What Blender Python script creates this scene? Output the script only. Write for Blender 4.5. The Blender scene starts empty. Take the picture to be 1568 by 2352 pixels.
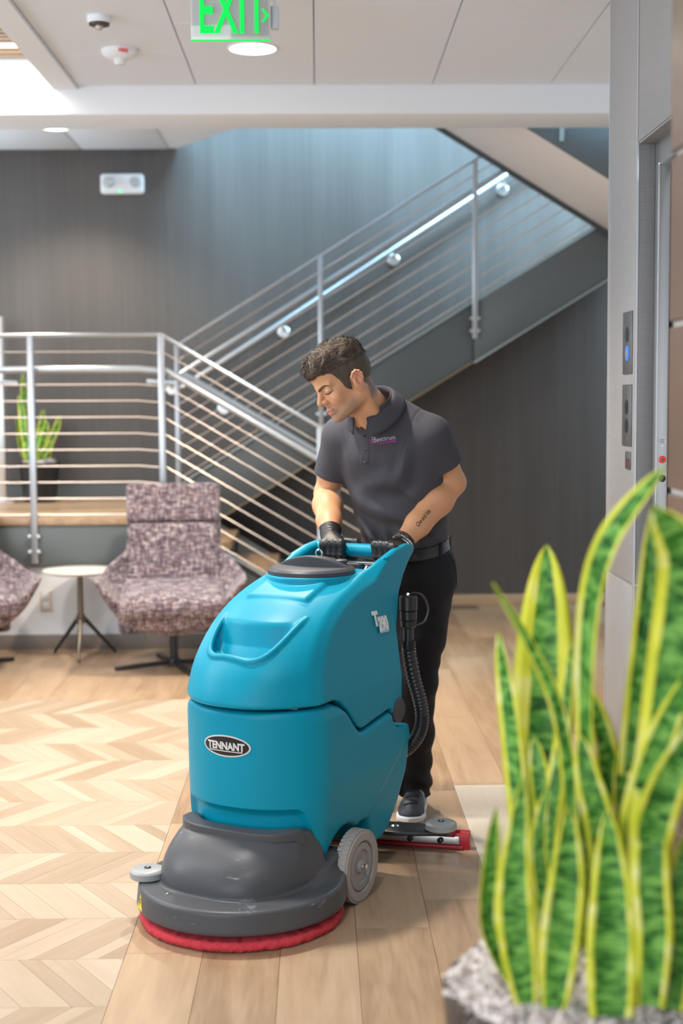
import bpy, bmesh, math, random
import numpy as np
from mathutils import Matrix, Vector
random.seed(7)
rng = np.random.default_rng(7)
SC = bpy.context.scene
COL = SC.collection

# ------------------------------------------------------------------ camera
CAM_H = 1.45
R_ = (0.99984637, -0.01647618, -0.00598158)
U_ = (0.00725121, 0.07810928, 0.99691843)
F_ = (0.01595819, 0.99680865, -0.07821675)
cd = bpy.data.cameras.new('camera')
cd.sensor_fit = 'VERTICAL'; cd.sensor_height = 36.0; cd.sensor_width = 24.0
cd.lens = 50.0; cd.clip_start = 0.05; cd.clip_end = 60
cd.dof.use_dof = True; cd.dof.focus_distance = 4.25; cd.dof.aperture_fstop = 2.2
cam = bpy.data.objects.new('camera', cd); COL.objects.link(cam)
cam.matrix_world = Matrix(((R_[0], U_[0], -F_[0], 0), (R_[1], U_[1], -F_[1], 0), (R_[2], U_[2], -F_[2], CAM_H), (0, 0, 0, 1)))
SC.camera = cam
SC.view_settings.view_transform = 'Standard'; SC.view_settings.look = 'None'
SC.view_settings.gamma = 1.0; SC.view_settings.use_curve_mapping = False
SC.view_settings.exposure = 0.36
SC.cycles.use_denoising = True
SC.cycles.max_bounces = 8; SC.cycles.diffuse_bounces = 4; SC.cycles.glossy_bounces = 4; SC.cycles.transmission_bounces = 8
SC.cycles.sample_clamp_indirect = 6.0; SC.cycles.caustics_reflective = False; SC.cycles.caustics_refractive = False

# ------------------------------------------------------------------ world and large lights
w = bpy.data.worlds.new('world'); SC.world = w; w.use_nodes = True
w.node_tree.nodes['Background'].inputs[0].default_value = (0.80, 0.91, 1.0, 1)
w.node_tree.nodes['Background'].inputs[1].default_value = 0.62

def area(name, loc, target, sx, sy, power, col):
    ld = bpy.data.lights.new(name, 'AREA'); ld.shape = 'RECTANGLE'; ld.size = sx; ld.size_y = sy
    ld.energy = power; ld.color = col
    o = bpy.data.objects.new(name, ld); COL.objects.link(o); o.location = loc
    d = Vector(target) - Vector(loc); o.rotation_euler = d.to_track_quat('-Z', 'Y').to_euler(); return o
def spot(name, loc, power, col=(1.0, 0.93, 0.85), size=0.11, angle=120, blend=0.6):
    ld = bpy.data.lights.new(name, 'SPOT'); ld.energy = power; ld.color = col; ld.shadow_soft_size = size
    ld.spot_size = math.radians(angle); ld.spot_blend = blend
    o = bpy.data.objects.new(name, ld); COL.objects.link(o); o.location = loc; return o
# daylight: the glazed front of the lobby behind the camera, the windows high in the stairwell
area('window_light_front', (-2.6, -1.6, 1.7), (0.0, 5.5, 1.1), 4.0, 2.4, 120, (0.88, 0.95, 1.0))
area('light_well_daylight', (-2.45, 4.4, 3.12), (-0.1, 4.5, 0.5), 1.4, 4.2, 120, (0.97, 0.98, 1.0))
area('window_light_landing', (-3.3, 9.0, 2.0), (0.0, 9.2, 2.3), 1.2, 1.8, 30, (0.86, 0.95, 1.0))
area('stairwell_daylight', (0.35, 8.15, 5.4), (0.35, 10.4, 2.6), 2.0, 1.2, 620, (0.42, 0.76, 1.0))
area('stairwell_window', (2.6, 9.2, 3.9), (0.4, 9.97, 2.5), 1.2, 1.5, 150, (0.55, 0.82, 1.0))
# recessed downlights of the lobby ceiling that stand outside the frame
for i, (x, y, p) in enumerate([(-0.62, 4.6, 260), (-0.28, 1.8, 90), (-2.0, 6.5, 110)]):
    spot('ceiling_downlight_lamp', (x, y, 3.02), p)

# ------------------------------------------------------------------ materials
def new_mat(name):
    m = bpy.data.materials.new(name); m.use_nodes = True
    return m, m.node_tree.nodes, m.node_tree.links, m.node_tree.nodes['Principled BSDF']
def mat(name, col, rough=0.5, metal=0.0, bump=0.0, bscale=200.0, emit=0.0, coat=0.0, spec=0.5, var=0.0, vscale=6.0, ecol=None, trans=0.0):
    m, n, l, b = new_mat(name)
    b.inputs['Base Color'].default_value = (*col, 1); b.inputs['Roughness'].default_value = rough
    b.inputs['Metallic'].default_value = metal; b.inputs['Specular IOR Level'].default_value = spec
    b.inputs['Coat Weight'].default_value = coat; b.inputs['Transmission Weight'].default_value = trans
    if emit:
        b.inputs['Emission Color'].default_value = (*(ecol or col), 1); b.inputs['Emission Strength'].default_value = emit
    tc = n.new('ShaderNodeTexCoord')
    if var:
        t = n.new('ShaderNodeTexNoise'); t.inputs['Scale'].default_value = vscale; t.inputs['Detail'].default_value = 4
        l.new(tc.outputs['Object'], t.inputs['Vector'])
        mx = n.new('ShaderNodeMix'); mx.data_type = 'RGBA'
        mx.inputs['A'].default_value = (*[c * (1 - var) for c in col], 1)
        mx.inputs['B'].default_value = (*[min(1, c * (1 + var)) for c in col], 1)
        l.new(t.outputs['Fac'], mx.inputs['Factor']); l.new(mx.outputs['Result'], b.inputs['Base Color'])
    if bump:
        t = n.new('ShaderNodeTexNoise'); t.inputs['Scale'].default_value = bscale; t.inputs['Detail'].default_value = 3
        l.new(tc.outputs['Object'], t.inputs['Vector'])
        bp = n.new('ShaderNodeBump'); bp.inputs['Strength'].default_value = bump; bp.inputs['Distance'].default_value = 0.002
        l.new(t.outputs['Fac'], bp.inputs['Height']); l.new(bp.outputs['Normal'], b.inputs['Normal'])
    return m
def ramp(n, stops):
    r = n.new('ShaderNodeValToRGB'); e = r.color_ramp.elements
    while len(e) < len(stops): e.new(0.5)
    for k, (p, c) in enumerate(stops): e[k].position = p; e[k].color = (*c, 1)
    return r
def wood(name, dark, mid, light, rough=0.42, along='Y', grain=1.0, rnd=0.26):
    m, n, l, b = new_mat(name)
    tc = n.new('ShaderNodeTexCoord'); oi = n.new('ShaderNodeObjectInfo')
    mp = n.new('ShaderNodeMapping')
    mp.inputs['Scale'].default_value = (9, 0.9, 9) if along == 'Y' else (0.9, 9, 9)
    ad = n.new('ShaderNodeVectorMath'); ad.operation = 'ADD'
    ml = n.new('ShaderNodeMath'); ml.operation = 'MULTIPLY'; ml.inputs[1].default_value = 40
    l.new(oi.outputs['Random'], ml.inputs[0]); l.new(tc.outputs['Object'], mp.inputs['Vector'])
    l.new(mp.outputs['Vector'], ad.inputs[0]); l.new(ml.outputs[0], ad.inputs[1])
    t = n.new('ShaderNodeTexNoise'); t.inputs['Scale'].default_value = 1.6; t.inputs['Detail'].default_value = 6; t.inputs['Distortion'].default_value = 1.2
    l.new(ad.outputs[0], t.inputs['Vector'])
    t2 = n.new('ShaderNodeTexNoise'); t2.inputs['Scale'].default_value = 9; t2.inputs['Detail'].default_value = 5
    l.new(ad.outputs[0], t2.inputs['Vector'])
    a1 = n.new('ShaderNodeMath'); a1.operation = 'MULTIPLY_ADD'; a1.inputs[1].default_value = 0.35 * grain
    l.new(t2.outputs['Fac'], a1.inputs[0]); 
    s1 = n.new('ShaderNodeMath'); s1.operation = 'MULTIPLY_ADD'; s1.inputs[1].default_value = 0.75 * grain; s1.inputs[2].default_value = -0.28 * grain
    l.new(t.outputs['Fac'], s1.inputs[0]); l.new(s1.outputs[0], a1.inputs[2])
    s2 = n.new('ShaderNodeMath'); s2.operation = 'MULTIPLY_ADD'; s2.inputs[1].default_value = rnd
    l.new(oi.outputs['Random'], s2.inputs[0]); l.new(a1.outputs[0], s2.inputs[2])
    r = ramp(n, [(0.06, dark), (0.38, mid), (0.78, light)])
    l.new(s2.outputs[0], r.inputs['Fac']); l.new(r.outputs['Color'], b.inputs['Base Color'])
    b.inputs['Roughness'].default_value = rough
    bp = n.new('ShaderNodeBump'); bp.inputs['Strength'].default_value = 0.12; bp.inputs['Distance'].default_value = 0.001
    l.new(t2.outputs['Fac'], bp.inputs['Height']); l.new(bp.outputs['Normal'], b.inputs['Normal'])
    return m

# ------------------------------------------------------------------ object helpers
def tag(o, label=None, cat=None, group=None, kind=None):
    if label: o['label'] = label
    if cat: o['category'] = cat
    if group: o['group'] = group
    if kind: o['kind'] = kind
    return o
def thing(name, label, cat, loc=(0, 0, 0), rz=0.0, group=None):
    o = bpy.data.objects.new(name, None); COL.objects.link(o); o.empty_display_size = 0.05
    o.location = loc; o.rotation_euler = (0, 0, rz); return tag(o, label, cat, group)
def link(name, me, m, parent=None):
    if m is not None and not me.materials:
        for q in (m if isinstance(m, (list, tuple)) else [m]): me.materials.append(q)
    o = bpy.data.objects.new(name, me); COL.objects.link(o); o.parent = parent; return o
def copy_tree(o, parent=None):
    c = o.copy(); COL.objects.link(c)
    if parent is not None: c.parent = parent
    for ch in [x for x in o.children]: copy_tree(ch, c)
    return c
def frame(d):
    d = Vector(d).normalized(); a = Vector((0, 0, 1)) if abs(d.z) < 0.9 else Vector((1, 0, 0))
    x = d.cross(a).normalized(); return x, d.cross(x).normalized(), d
class MB:
    def __init__(s): s.v = []; s.f = []
    def add(s, vs, fs):
        k = len(s.v); s.v += [tuple(p) for p in vs]; s.f += [tuple(i + k for i in q) for q in fs]; return s
    def box(s, lo, hi, M=None):
        x0, y0, z0 = lo; x1, y1, z1 = hi
        vs = [(x0, y0, z0), (x1, y0, z0), (x1, y1, z0), (x0, y1, z0), (x0, y0, z1), (x1, y0, z1), (x1, y1, z1), (x0, y1, z1)]
        if M is not None: vs = [M @ Vector(p) for p in vs]
        return s.add(vs, [(3, 2, 1, 0), (4, 5, 6, 7), (0, 1, 5, 4), (1, 2, 6, 5), (2, 3, 7, 6), (3, 0, 4, 7)])
    def tube(s, pts, r, n=10, cap=True, closed=False):
        pts = [Vector(p) for p in pts]; N = len(pts)
        rs = r if isinstance(r, (list, tuple)) else [r] * N
        rings = []; px = None
        for i in range(N):
            if closed: d = pts[(i + 1) % N] - pts[i - 1]
            else: d = pts[min(i + 1, N - 1)] - pts[max(i - 1, 0)]
            d.normalize()
            if px is None: x, y, _ = frame(d)
            else:
                x = (px - d * px.dot(d)).normalized(); y = d.cross(x)
            px = x
            rings.append([pts[i] + (x * math.cos(2 * math.pi * k / n) + y * math.sin(2 * math.pi * k / n)) * rs[i] for k in range(n)])
        vs = [p for q in rings for p in q]; fs = []
        for i in range(N if closed else N - 1):
            j = (i + 1) % N
            for k in range(n): fs.append((i * n + k, i * n + (k + 1) % n, j * n + (k + 1) % n, j * n + k))
        if cap and not closed: fs.append(tuple(range(n))[::-1]); fs.append(tuple((N - 1) * n + k for k in range(n)))
        return s.add(vs, fs)
    def lathe(s, prof, n=32, c=(0, 0, 0), axis=(0, 0, 1), cap=True):
        x, y, d = frame(axis); c = Vector(c); vs = []
        for r, h in prof:
            for k in range(n): vs.append(c + d * h + (x * math.cos(2 * math.pi * k / n) + y * math.sin(2 * math.pi * k / n)) * r)
        fs = []
        for i in range(len(prof) - 1):
            for k in range(n): fs.append((i * n + k, i * n + (k + 1) % n, (i + 1) * n + (k + 1) % n, (i + 1) * n + k))
        if cap: fs.append(tuple(range(n))[::-1]); fs.append(tuple((len(prof) - 1) * n + k for k in range(n)))
        return s.add(vs, fs)
    def prism(s, poly, ext, M=None):
        # poly: list of 3D points, ext: 3D vector
        n = len(poly); a = [Vector(p) for p in poly]; b = [p + Vector(ext) for p in a]; vs = a + b
        if M is not None: vs = [M @ p for p in vs]
        return s.add(vs, [tuple(range(n))[::-1], tuple(range(n, 2 * n))] + [(i, (i + 1) % n, n + (i + 1) % n, n + i) for i in range(n)])
    def mesh(s, name, smooth=35, bevel=0.0, seg=2):
        me = bpy.data.meshes.new(name); me.from_pydata(s.v, [], s.f)
        bm = bmesh.new(); bm.from_mesh(me); bmesh.ops.recalc_face_normals(bm, faces=bm.faces)
        if bevel:
            es = [e for e in bm.edges if len(e.link_faces) == 2 and e.calc_face_angle(0) > math.radians(40)]
            bmesh.ops.bevel(bm, geom=es, offset=bevel, segments=seg, affect='EDGES', profile=0.5, clamp_overlap=True)
        bm.to_mesh(me); bm.free()
        if smooth:
            me.shade_smooth(); me.set_sharp_from_angle(angle=math.radians(smooth))
        return me
    def obj(s, name, m, parent=None, smooth=35, bevel=0.0, seg=2):
        return link(name, s.mesh(name, smooth, bevel, seg), m, parent)
def boxo(name, lo, hi, m, parent=None, bevel=0.0): return MB().box(lo, hi).obj(name, m, parent, bevel=bevel)
def text_mesh(body, size, extrude=0.001, bold=0.0, spacing=1.0, sx=1.0, shear=0.0):
    c = bpy.data.curves.new('lettering', 'FONT'); c.body = body; c.size = size; c.extrude = extrude; c.offset = bold
    c.space_character = spacing; c.shear = shear; c.align_x = 'CENTER'; c.align_y = 'CENTER'; c.resolution_u = 3
    o = bpy.data.objects.new('lettering', c); COL.objects.link(o)
    me = bpy.data.meshes.new_from_object(o.evaluated_get(bpy.context.evaluated_depsgraph_get()))
    bpy.data.objects.remove(o); bpy.data.curves.remove(c)
    for v in me.vertices: v.co.x *= sx
    return me
def place(me, origin, xdir, ydir):
    x = Vector(xdir).normalized(); y = Vector(ydir); y = (y - x * y.dot(x)).normalized(); z = x.cross(y); o = Vector(origin)
    for v in me.vertices: p = v.co.copy(); v.co = o + x * p.x + y * p.y + z * p.z
    return me
def join_mesh(mes, name):
    bm = bmesh.new()
    for m in mes: bm.from_mesh(m)
    out = bpy.data.meshes.new(name); bm.to_mesh(out); bm.free(); return out

# ------------------------------------------------------------------ signed-distance sculpting
f32 = np.float32
def V3(p): return np.array(p, dtype=np.float64)
def smin(a, b, k):
    h = np.clip(0.5 + 0.5 * (b - a) / k, 0, 1); return b + (a - b) * h - k * h * (1 - h)
def smax(a, b, k): return -smin(-a, -b, k)
def s_ell(P, c, r, B=None):
    x = P[0] - c[0]; y = P[1] - c[1]; z = P[2] - c[2]
    if B is not None: x, y, z = [B[i][0] * x + B[i][1] * y + B[i][2] * z for i in range(3)]
    k0 = np.sqrt((x / r[0]) ** 2 + (y / r[1]) ** 2 + (z / r[2]) ** 2)
    k1 = np.sqrt((x / r[0] ** 2) ** 2 + (y / r[1] ** 2) ** 2 + (z / r[2] ** 2) ** 2) + 1e-9
    return k0 * (k0 - 1) / k1
def s_cone(P, a, b, ra, rb=None):
    if rb is None: rb = ra
    a = V3(a); d = V3(b) - a; L = float(d @ d) + 1e-12
    x = P[0] - a[0]; y = P[1] - a[1]; z = P[2] - a[2]
    t = np.clip((x * d[0] + y * d[1] + z * d[2]) / L, 0, 1)
    return np.sqrt((x - t * d[0]) ** 2 + (y - t * d[1]) ** 2 + (z - t * d[2]) ** 2) - (ra + (rb - ra) * t)
def s_chain(P, pts, rs, k=0.0):
    out = None
    for i in range(len(pts) - 1):
        d = s_cone(P, pts[i], pts[i + 1], rs[i], rs[i + 1])
        out = d if out is None else (smin(out, d, k) if k else np.minimum(out, d))
    return out
def s_box(P, c, h, r=0.0, B=None):
    x = P[0] - c[0]; y = P[1] - c[1]; z = P[2] - c[2]
    if B is not None: x, y, z = [B[i][0] * x + B[i][1] * y + B[i][2] * z for i in range(3)]
    qx = np.abs(x) - h[0] + r; qy = np.abs(y) - h[1] + r; qz = np.abs(z) - h[2] + r
    return np.sqrt(np.maximum(qx, 0) ** 2 + np.maximum(qy, 0) ** 2 + np.maximum(qz, 0) ** 2) + np.minimum(np.maximum(qx, np.maximum(qy, qz)), 0) - r
def s_poly(u, v, pts):
    # signed distance of a 2-D polygon
    d = None; s = np.ones_like(u); n = len(pts)
    for i in range(n):
        ax, ay = pts[i]; bx, by = pts[i - 1]; ex, ey = bx - ax, by - ay
        wx = u - ax; wy = v - ay
        t = np.clip((wx * ex + wy * ey) / (ex * ex + ey * ey + 1e-12), 0, 1)
        q = (wx - ex * t) ** 2 + (wy - ey * t) ** 2
        d = q if d is None else np.minimum(d, q)
        c1 = v >= ay; c2 = v < by; c3 = ex * wy > ey * wx
        flip = (c1 & c2 & c3) | (~c1 & ~c2 & ~c3)
        s = np.where(flip, -s, s)
    return s * np.sqrt(d)
def spline(pts, m=6, closed=False):
    P = [V3(p) for p in pts]; n = len(P); out = []
    rngi = range(n if closed else n - 1)
    for i in rngi:
        g = (lambda k: P[k % n]) if closed else (lambda k: P[min(max(k, 0), n - 1)])
        a, b, c, d = g(i - 1), g(i), g(i + 1), g(i + 2)
        for k in range(m):
            t = k / m
            out.append(0.5 * ((2 * b) + (c - a) * t + (2 * a - 5 * b + 4 * c - d) * t * t + (3 * b - a - 3 * c + d) * t ** 3))
    if not closed: out.append(P[-1])
    return out
def sdf_mesh(f, lo, hi, h, name, bl=8, proj=2, slack=1.6):
    lo = V3(lo); nb = np.ceil((V3(hi) - lo) / (h * bl)).astype(int); n = nb * bl
    ax = [lo[i] + h * np.arange(n[i]) for i in range(3)]
    cx = [lo[i] + h * (bl * np.arange(nb[i]) + (bl - 1) / 2) for i in range(3)]
    G = np.meshgrid(*cx, indexing='ij'); cv = f([g.ravel().astype(f32) for g in G]).reshape(nb)
    vals = np.repeat(np.repeat(np.repeat(np.sign(cv).astype(f32), bl, 0), bl, 1), bl, 2)
    act = np.argwhere(np.abs(cv) < h * bl * 0.87 * slack)
    off = np.arange(bl); CH = 1500
    for s in range(0, len(act), CH):
        A = act[s:s + CH]
        I = [(A[:, i:i + 1] * bl + off) for i in range(3)]
        ix = np.broadcast_to(I[0][:, :, None, None], (len(A), bl, bl, bl)); iy = np.broadcast_to(I[1][:, None, :, None], ix.shape); iz = np.broadcast_to(I[2][:, None, None, :], ix.shape)
        v = f([ax[0][ix].ravel().astype(f32), ax[1][iy].ravel().astype(f32), ax[2][iz].ravel().astype(f32)])
        vals[ix.ravel(), iy.ravel(), iz.ravel()] = v
    ins = vals < 0
    c = np.zeros(tuple(n - 1), np.int8)
    for dx in (0, 1):
        for dy in (0, 1):
            for dz in (0, 1): c += ins[dx:n[0] - 1 + dx, dy:n[1] - 1 + dy, dz:n[2] - 1 + dz]
    cells = np.argwhere((c > 0) & (c < 8)); idx = -np.ones(tuple(n - 1), np.int32); idx[tuple(cells.T)] = np.arange(len(cells))
    acc = np.zeros((len(cells), 3)); cnt = np.zeros(len(cells))
    for a in range(3):
        b_, c_ = [q for q in range(3) if q != a]
        for db in (0, 1):
            for dc in (0, 1):
                o0 = np.zeros(3, int); o0[b_] = db; o0[c_] = dc; o1 = o0.copy(); o1[a] = 1
                v0 = vals[tuple((cells + o0).T)]; v1 = vals[tuple((cells + o1).T)]
                m = (v0 < 0) != (v1 < 0); t = np.where(m, v0 / (v0 - v1 + 1e-20), 0)
                p = np.tile(o0, (len(cells), 1)).astype(float); p[:, a] += t
                acc[m] += p[m]; cnt[m] += 1
    V = lo + h * (cells + acc / np.maximum(cnt, 1)[:, None])
    for _ in range(proj):
        T = [V[:, i].astype(np.float64) for i in range(3)]; e = h * 0.3
        d0 = f(T); g = []
        for a in range(3):
            T2 = list(T); T2[a] = T[a] + e; g.append((f(T2) - d0) / e)
        g = np.stack(g, 1); gg = np.maximum((g ** 2).sum(1), 0.25)
        st = -(d0 / gg)[:, None] * g; ln = np.linalg.norm(st, axis=1, keepdims=True); st *= np.minimum(1, 0.5 * h / (ln + 1e-12)); V += st
    faces = []
    for a in range(3):
        b_, c_ = (a + 1) % 3, (a + 2) % 3
        s0 = [slice(1, n[i] - 1) for i in range(3)]; s0[a] = slice(0, n[a] - 1); s1 = list(s0); s1[a] = slice(1, n[a])
        m0 = ins[tuple(s0)]; m1 = ins[tuple(s1)]; E = np.argwhere(m0 != m1); sg = m0[tuple(E.T)]
        E = E + np.array([0 if i == a else 1 for i in range(3)])
        q = []
        for db, dc in ((0, 0), (1, 0), (1, 1), (0, 1)):
            o = np.zeros(3, int); o[b_] = -1 + db; o[c_] = -1 + dc; q.append(idx[tuple((E + o).T)])
        q = np.stack(q, 1); q[~sg] = q[~sg][:, ::-1]; faces.append(q)
    Fq = np.concatenate(faces); Fq = Fq[(Fq >= 0).all(1)]
    me = bpy.data.meshes.new(name)
    me.vertices.add(len(V)); me.vertices.foreach_set('co', V.astype(f32).ravel())
    me.loops.add(Fq.size); me.loops.foreach_set('vertex_index', Fq.astype(np.int32).ravel())
    me.polygons.add(len(Fq)); me.polygons.foreach_set('loop_start', np.arange(0, Fq.size, 4, dtype=np.int32))
    me.update(calc_edges=True); me.validate(); me.shade_smooth()
    return me
def sdf_obj(name, f, lo, hi, h, m, parent=None, **k): return link(name, sdf_mesh(f, lo, hi, h, name, **k), m, parent)
def ray_sdf(f, p, d, far=0.4, steps=60):
    # first point where the ray p + t d meets the surface f = 0
    p = V3(p); d = V3(d); d /= np.linalg.norm(d); t = 0.0
    for _ in range(steps):
        v = float(f([np.array([q]) for q in p + d * t])[0])
        if v < 2e-4: break
        t += v * 0.8
        if t > far: break
    return p + d * t
def conform(me, f, d, lift=0.001, back=0.15):
    # lay a flat mesh on the surface f, moving each vertex along d (numpy, all vertices at once)
    n = len(me.vertices); co = np.empty(n * 3); me.vertices.foreach_get('co', co); co = co.reshape(-1, 3)
    d = V3(d); d /= np.linalg.norm(d); base = co.mean(0); hgt = (co - base) @ d
    p = co - np.outer(hgt, d) - d * back; t = np.zeros(n)
    for _ in range(70):
        q = p + d * t[:, None]; v = f([q[:, 0], q[:, 1], q[:, 2]]); t += np.clip(v, -0.01, 0.05) * 0.8
    top = hgt.min()
    q = p + d * (t - lift + (hgt - hgt.max()) )[:, None]
    me.vertices.foreach_set('co', q.astype(f32).ravel()); me.update(); return me
# ------------------------------------------------------------------ shared materials
M_white = mat('white_paint', (0.78, 0.815, 0.865), 0.7)
M_ceil = mat('ceiling_panel_white', (0.74, 0.79, 0.86), 0.8)
M_joint = mat('joint_grey', (0.30, 0.29, 0.29), 0.9)
M_steel = mat('brushed_steel', (0.62, 0.64, 0.66), 0.32, 0.85, bump=0.05)
M_rail = mat('silver_railing_paint', (0.46, 0.49, 0.53), 0.32, 0.65)
M_rod = mat('railing_rod_steel', (0.62, 0.55, 0.50), 0.38, 0.6)
M_chrome = mat('polished_chrome', (0.8, 0.8, 0.8), 0.12, 1.0)
M_black = mat('black_plastic', (0.012, 0.012, 0.014), 0.35)
M_blacksteel = mat('black_powder_coat', (0.018, 0.018, 0.02), 0.42)
M_stringer = mat('painted_stair_steel', (0.102, 0.116, 0.120), 0.4, 0.0)
M_plank = wood('oak_plank', (0.235, 0.144, 0.080), (0.405, 0.272, 0.168), (0.53, 0.388, 0.262), rough=0.36, grain=0.8)
M_chev = wood('pale_chevron', (0.31, 0.218, 0.140), (0.425, 0.328, 0.234), (0.525, 0.450, 0.355), rough=0.4, grain=0.45, rnd=0.42)
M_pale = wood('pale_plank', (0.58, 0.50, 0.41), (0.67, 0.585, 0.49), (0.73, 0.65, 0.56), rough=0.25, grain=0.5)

def wallcovering():
    m, n, l, b = new_mat('dark_striated_wallcovering')
    tc = n.new('ShaderNodeTexCoord'); mp = n.new('ShaderNodeMapping'); mp.inputs['Scale'].default_value = (95, 95, 0.8)
    l.new(tc.outputs['Object'], mp.inputs['Vector'])
    t = n.new('ShaderNodeTexNoise'); t.inputs['Scale'].default_value = 1.0; t.inputs['Detail'].default_value = 5; t.inputs['Roughness'].default_value = 0.7
    l.new(mp.outputs['Vector'], t.inputs['Vector'])
    mp2 = n.new('ShaderNodeMapping'); mp2.inputs['Scale'].default_value = (7, 7, 0.3); l.new(tc.outputs['Object'], mp2.inputs['Vector'])
    t2 = n.new('ShaderNodeTexNoise'); t2.inputs['Scale'].default_value = 1.0; l.new(mp2.outputs['Vector'], t2.inputs['Vector'])
    ad = n.new('ShaderNodeMath'); ad.operation = 'MULTIPLY_ADD'; ad.inputs[1].default_value = 0.5; l.new(t2.outputs['Fac'], ad.inputs[0]); l.new(t.outputs['Fac'], ad.inputs[2])
    r = ramp(n, [(0.45, (0.060, 0.052, 0.049)), (0.75, (0.078, 0.069, 0.065)), (1.0, (0.098, 0.088, 0.084))])
    l.new(ad.outputs[0], r.inputs['Fac']); l.new(r.outputs['Color'], b.inputs['Base Color']); b.inputs['Roughness'].default_value = 0.42
    return m
M_wall = wallcovering()

def clad():
    m, n, l, b = new_mat('linen_laminate_cladding')
    tc = n.new('ShaderNodeTexCoord')
    mp = n.new('ShaderNodeMapping'); mp.inputs['Scale'].default_value = (600, 600, 12); l.new(tc.outputs['Object'], mp.inputs['Vector'])
    t = n.new('ShaderNodeTexNoise'); t.inputs['Detail'].default_value = 2; l.new(mp.outputs['Vector'], t.inputs['Vector']); t.inputs['Scale'].default_value = 0.5
    mp2 = n.new('ShaderNodeMapping'); mp2.inputs['Scale'].default_value = (15, 15, 500); l.new(tc.outputs['Object'], mp2.inputs['Vector'])
    t2 = n.new('ShaderNodeTexNoise'); l.new(mp2.outputs['Vector'], t2.inputs['Vector']); t2.inputs['Scale'].default_value = 0.5
    ad = n.new('ShaderNodeMath'); ad.operation = 'ADD'; l.new(t.outputs['Fac'], ad.inputs[0]); l.new(t2.outputs['Fac'], ad.inputs[1])
    r = ramp(n, [(0.3, (0.262, 0.258, 0.266)), (0.8, (0.34, 0.336, 0.346))]); 
    h = n.new('ShaderNodeMath'); h.operation = 'MULTIPLY'; h.inputs[1].default_value = 0.5; l.new(ad.outputs[0], h.inputs[0])
    l.new(h.outputs[0], r.inputs['Fac']); l.new(r.outputs['Color'], b.inputs['Base Color']); b.inputs['Roughness'].default_value = 0.45
    return m
M_clad = clad()
M_tile = mat('brown_wall_tile', (0.17, 0.108, 0.076), 0.25, 0.0, var=0.25, vscale=3)

# ------------------------------------------------------------------ floor
FX0, FX1, FY0, FY1 = -3.6, 3.2, -0.6, 10.0
floor = tag(boxo('floor', (FX0, FY0, -0.12), (FX1, FY1, -0.003), mat('floor_joint_brown', (0.20, 0.135, 0.085), 0.8)), kind='structure')
PW, PL = 0.2036, 1.158
pm = MB().box((-PW / 2 + 0.0007, -PL / 2 + 0.0007, -0.003), (PW / 2 - 0.0007, PL / 2 - 0.0007, 0.0)).mesh('plank', smooth=0)
pm.materials.append(M_plank)
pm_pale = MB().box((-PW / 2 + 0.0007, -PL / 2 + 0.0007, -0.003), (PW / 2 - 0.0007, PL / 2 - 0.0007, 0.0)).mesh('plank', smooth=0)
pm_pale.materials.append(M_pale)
BX = -0.517
offs = [0.09, 0.08, 0.62, 0.25, 0.47, 0.540, 0.9, 0.4, 0.15, 0.7, 0.3, 0.95, 0.5, 0.1, 0.8, 0.35, 0.6]
def plank(x, y, me, parent=floor):
    o = bpy.data.objects.new('plank', me); COL.objects.link(o); o.parent = parent; o.location = (x, y, 0)
    o.rotation_euler = (0, 0, math.pi * random.randint(0, 1)); return o
for c in range(17):
    x = BX + PW * (c + 0.5)
    for k in range(0, 9):
        y = 0.09 + offs[c] + (k + 0.5) * PL - 0.09 * 0
        if y + PL / 2 > 9.98 + PL * 0.75 or (c > 8 and y < 5.6): continue
        y0, y1 = y - PL / 2, min(y + PL / 2, 9.97)
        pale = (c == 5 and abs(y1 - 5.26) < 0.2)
        if y1 - y0 < PL - 0.01:
            if y1 - y0 > 0.05:
                q = MB().box((-PW / 2 + 0.0007, 0.0007, -0.003), (PW / 2 - 0.0007, y1 - y0 - 0.0007, 0.0)).mesh('plank', smooth=0); q.materials.append(M_plank)
                o = link('plank', q, None, floor); o.location = (x, y0, 0)
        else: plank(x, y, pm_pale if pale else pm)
CY0, CP = 3.326, 0.2945
CYT = CY0 + 12 * CP            # far edge of the chevron field
for c in range(1, 14):
    x = BX - PW * (c - 0.5); o0 = [0, .5, .25, .75, .1, .6, .35, .85, .2, .7, .45, .05, .55][c - 1] * PL
    cuts = [CYT] + [CYT + o0 + k * PL for k in range(0, 4) if 0.04 < o0 + k * PL and CYT + o0 + k * PL < 8.36] + [8.36]
    for y0, y1 in zip(cuts[:-1], cuts[1:]):
        q = MB().box((-PW / 2 + 0.0007, 0.0007, -0.003), (PW / 2 - 0.0007, y1 - y0 - 0.0007, 0.0)).mesh('plank', smooth=0); q.materials.append(M_plank)
        link('plank', q, None, floor).location = (x, y0, 0)
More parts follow.
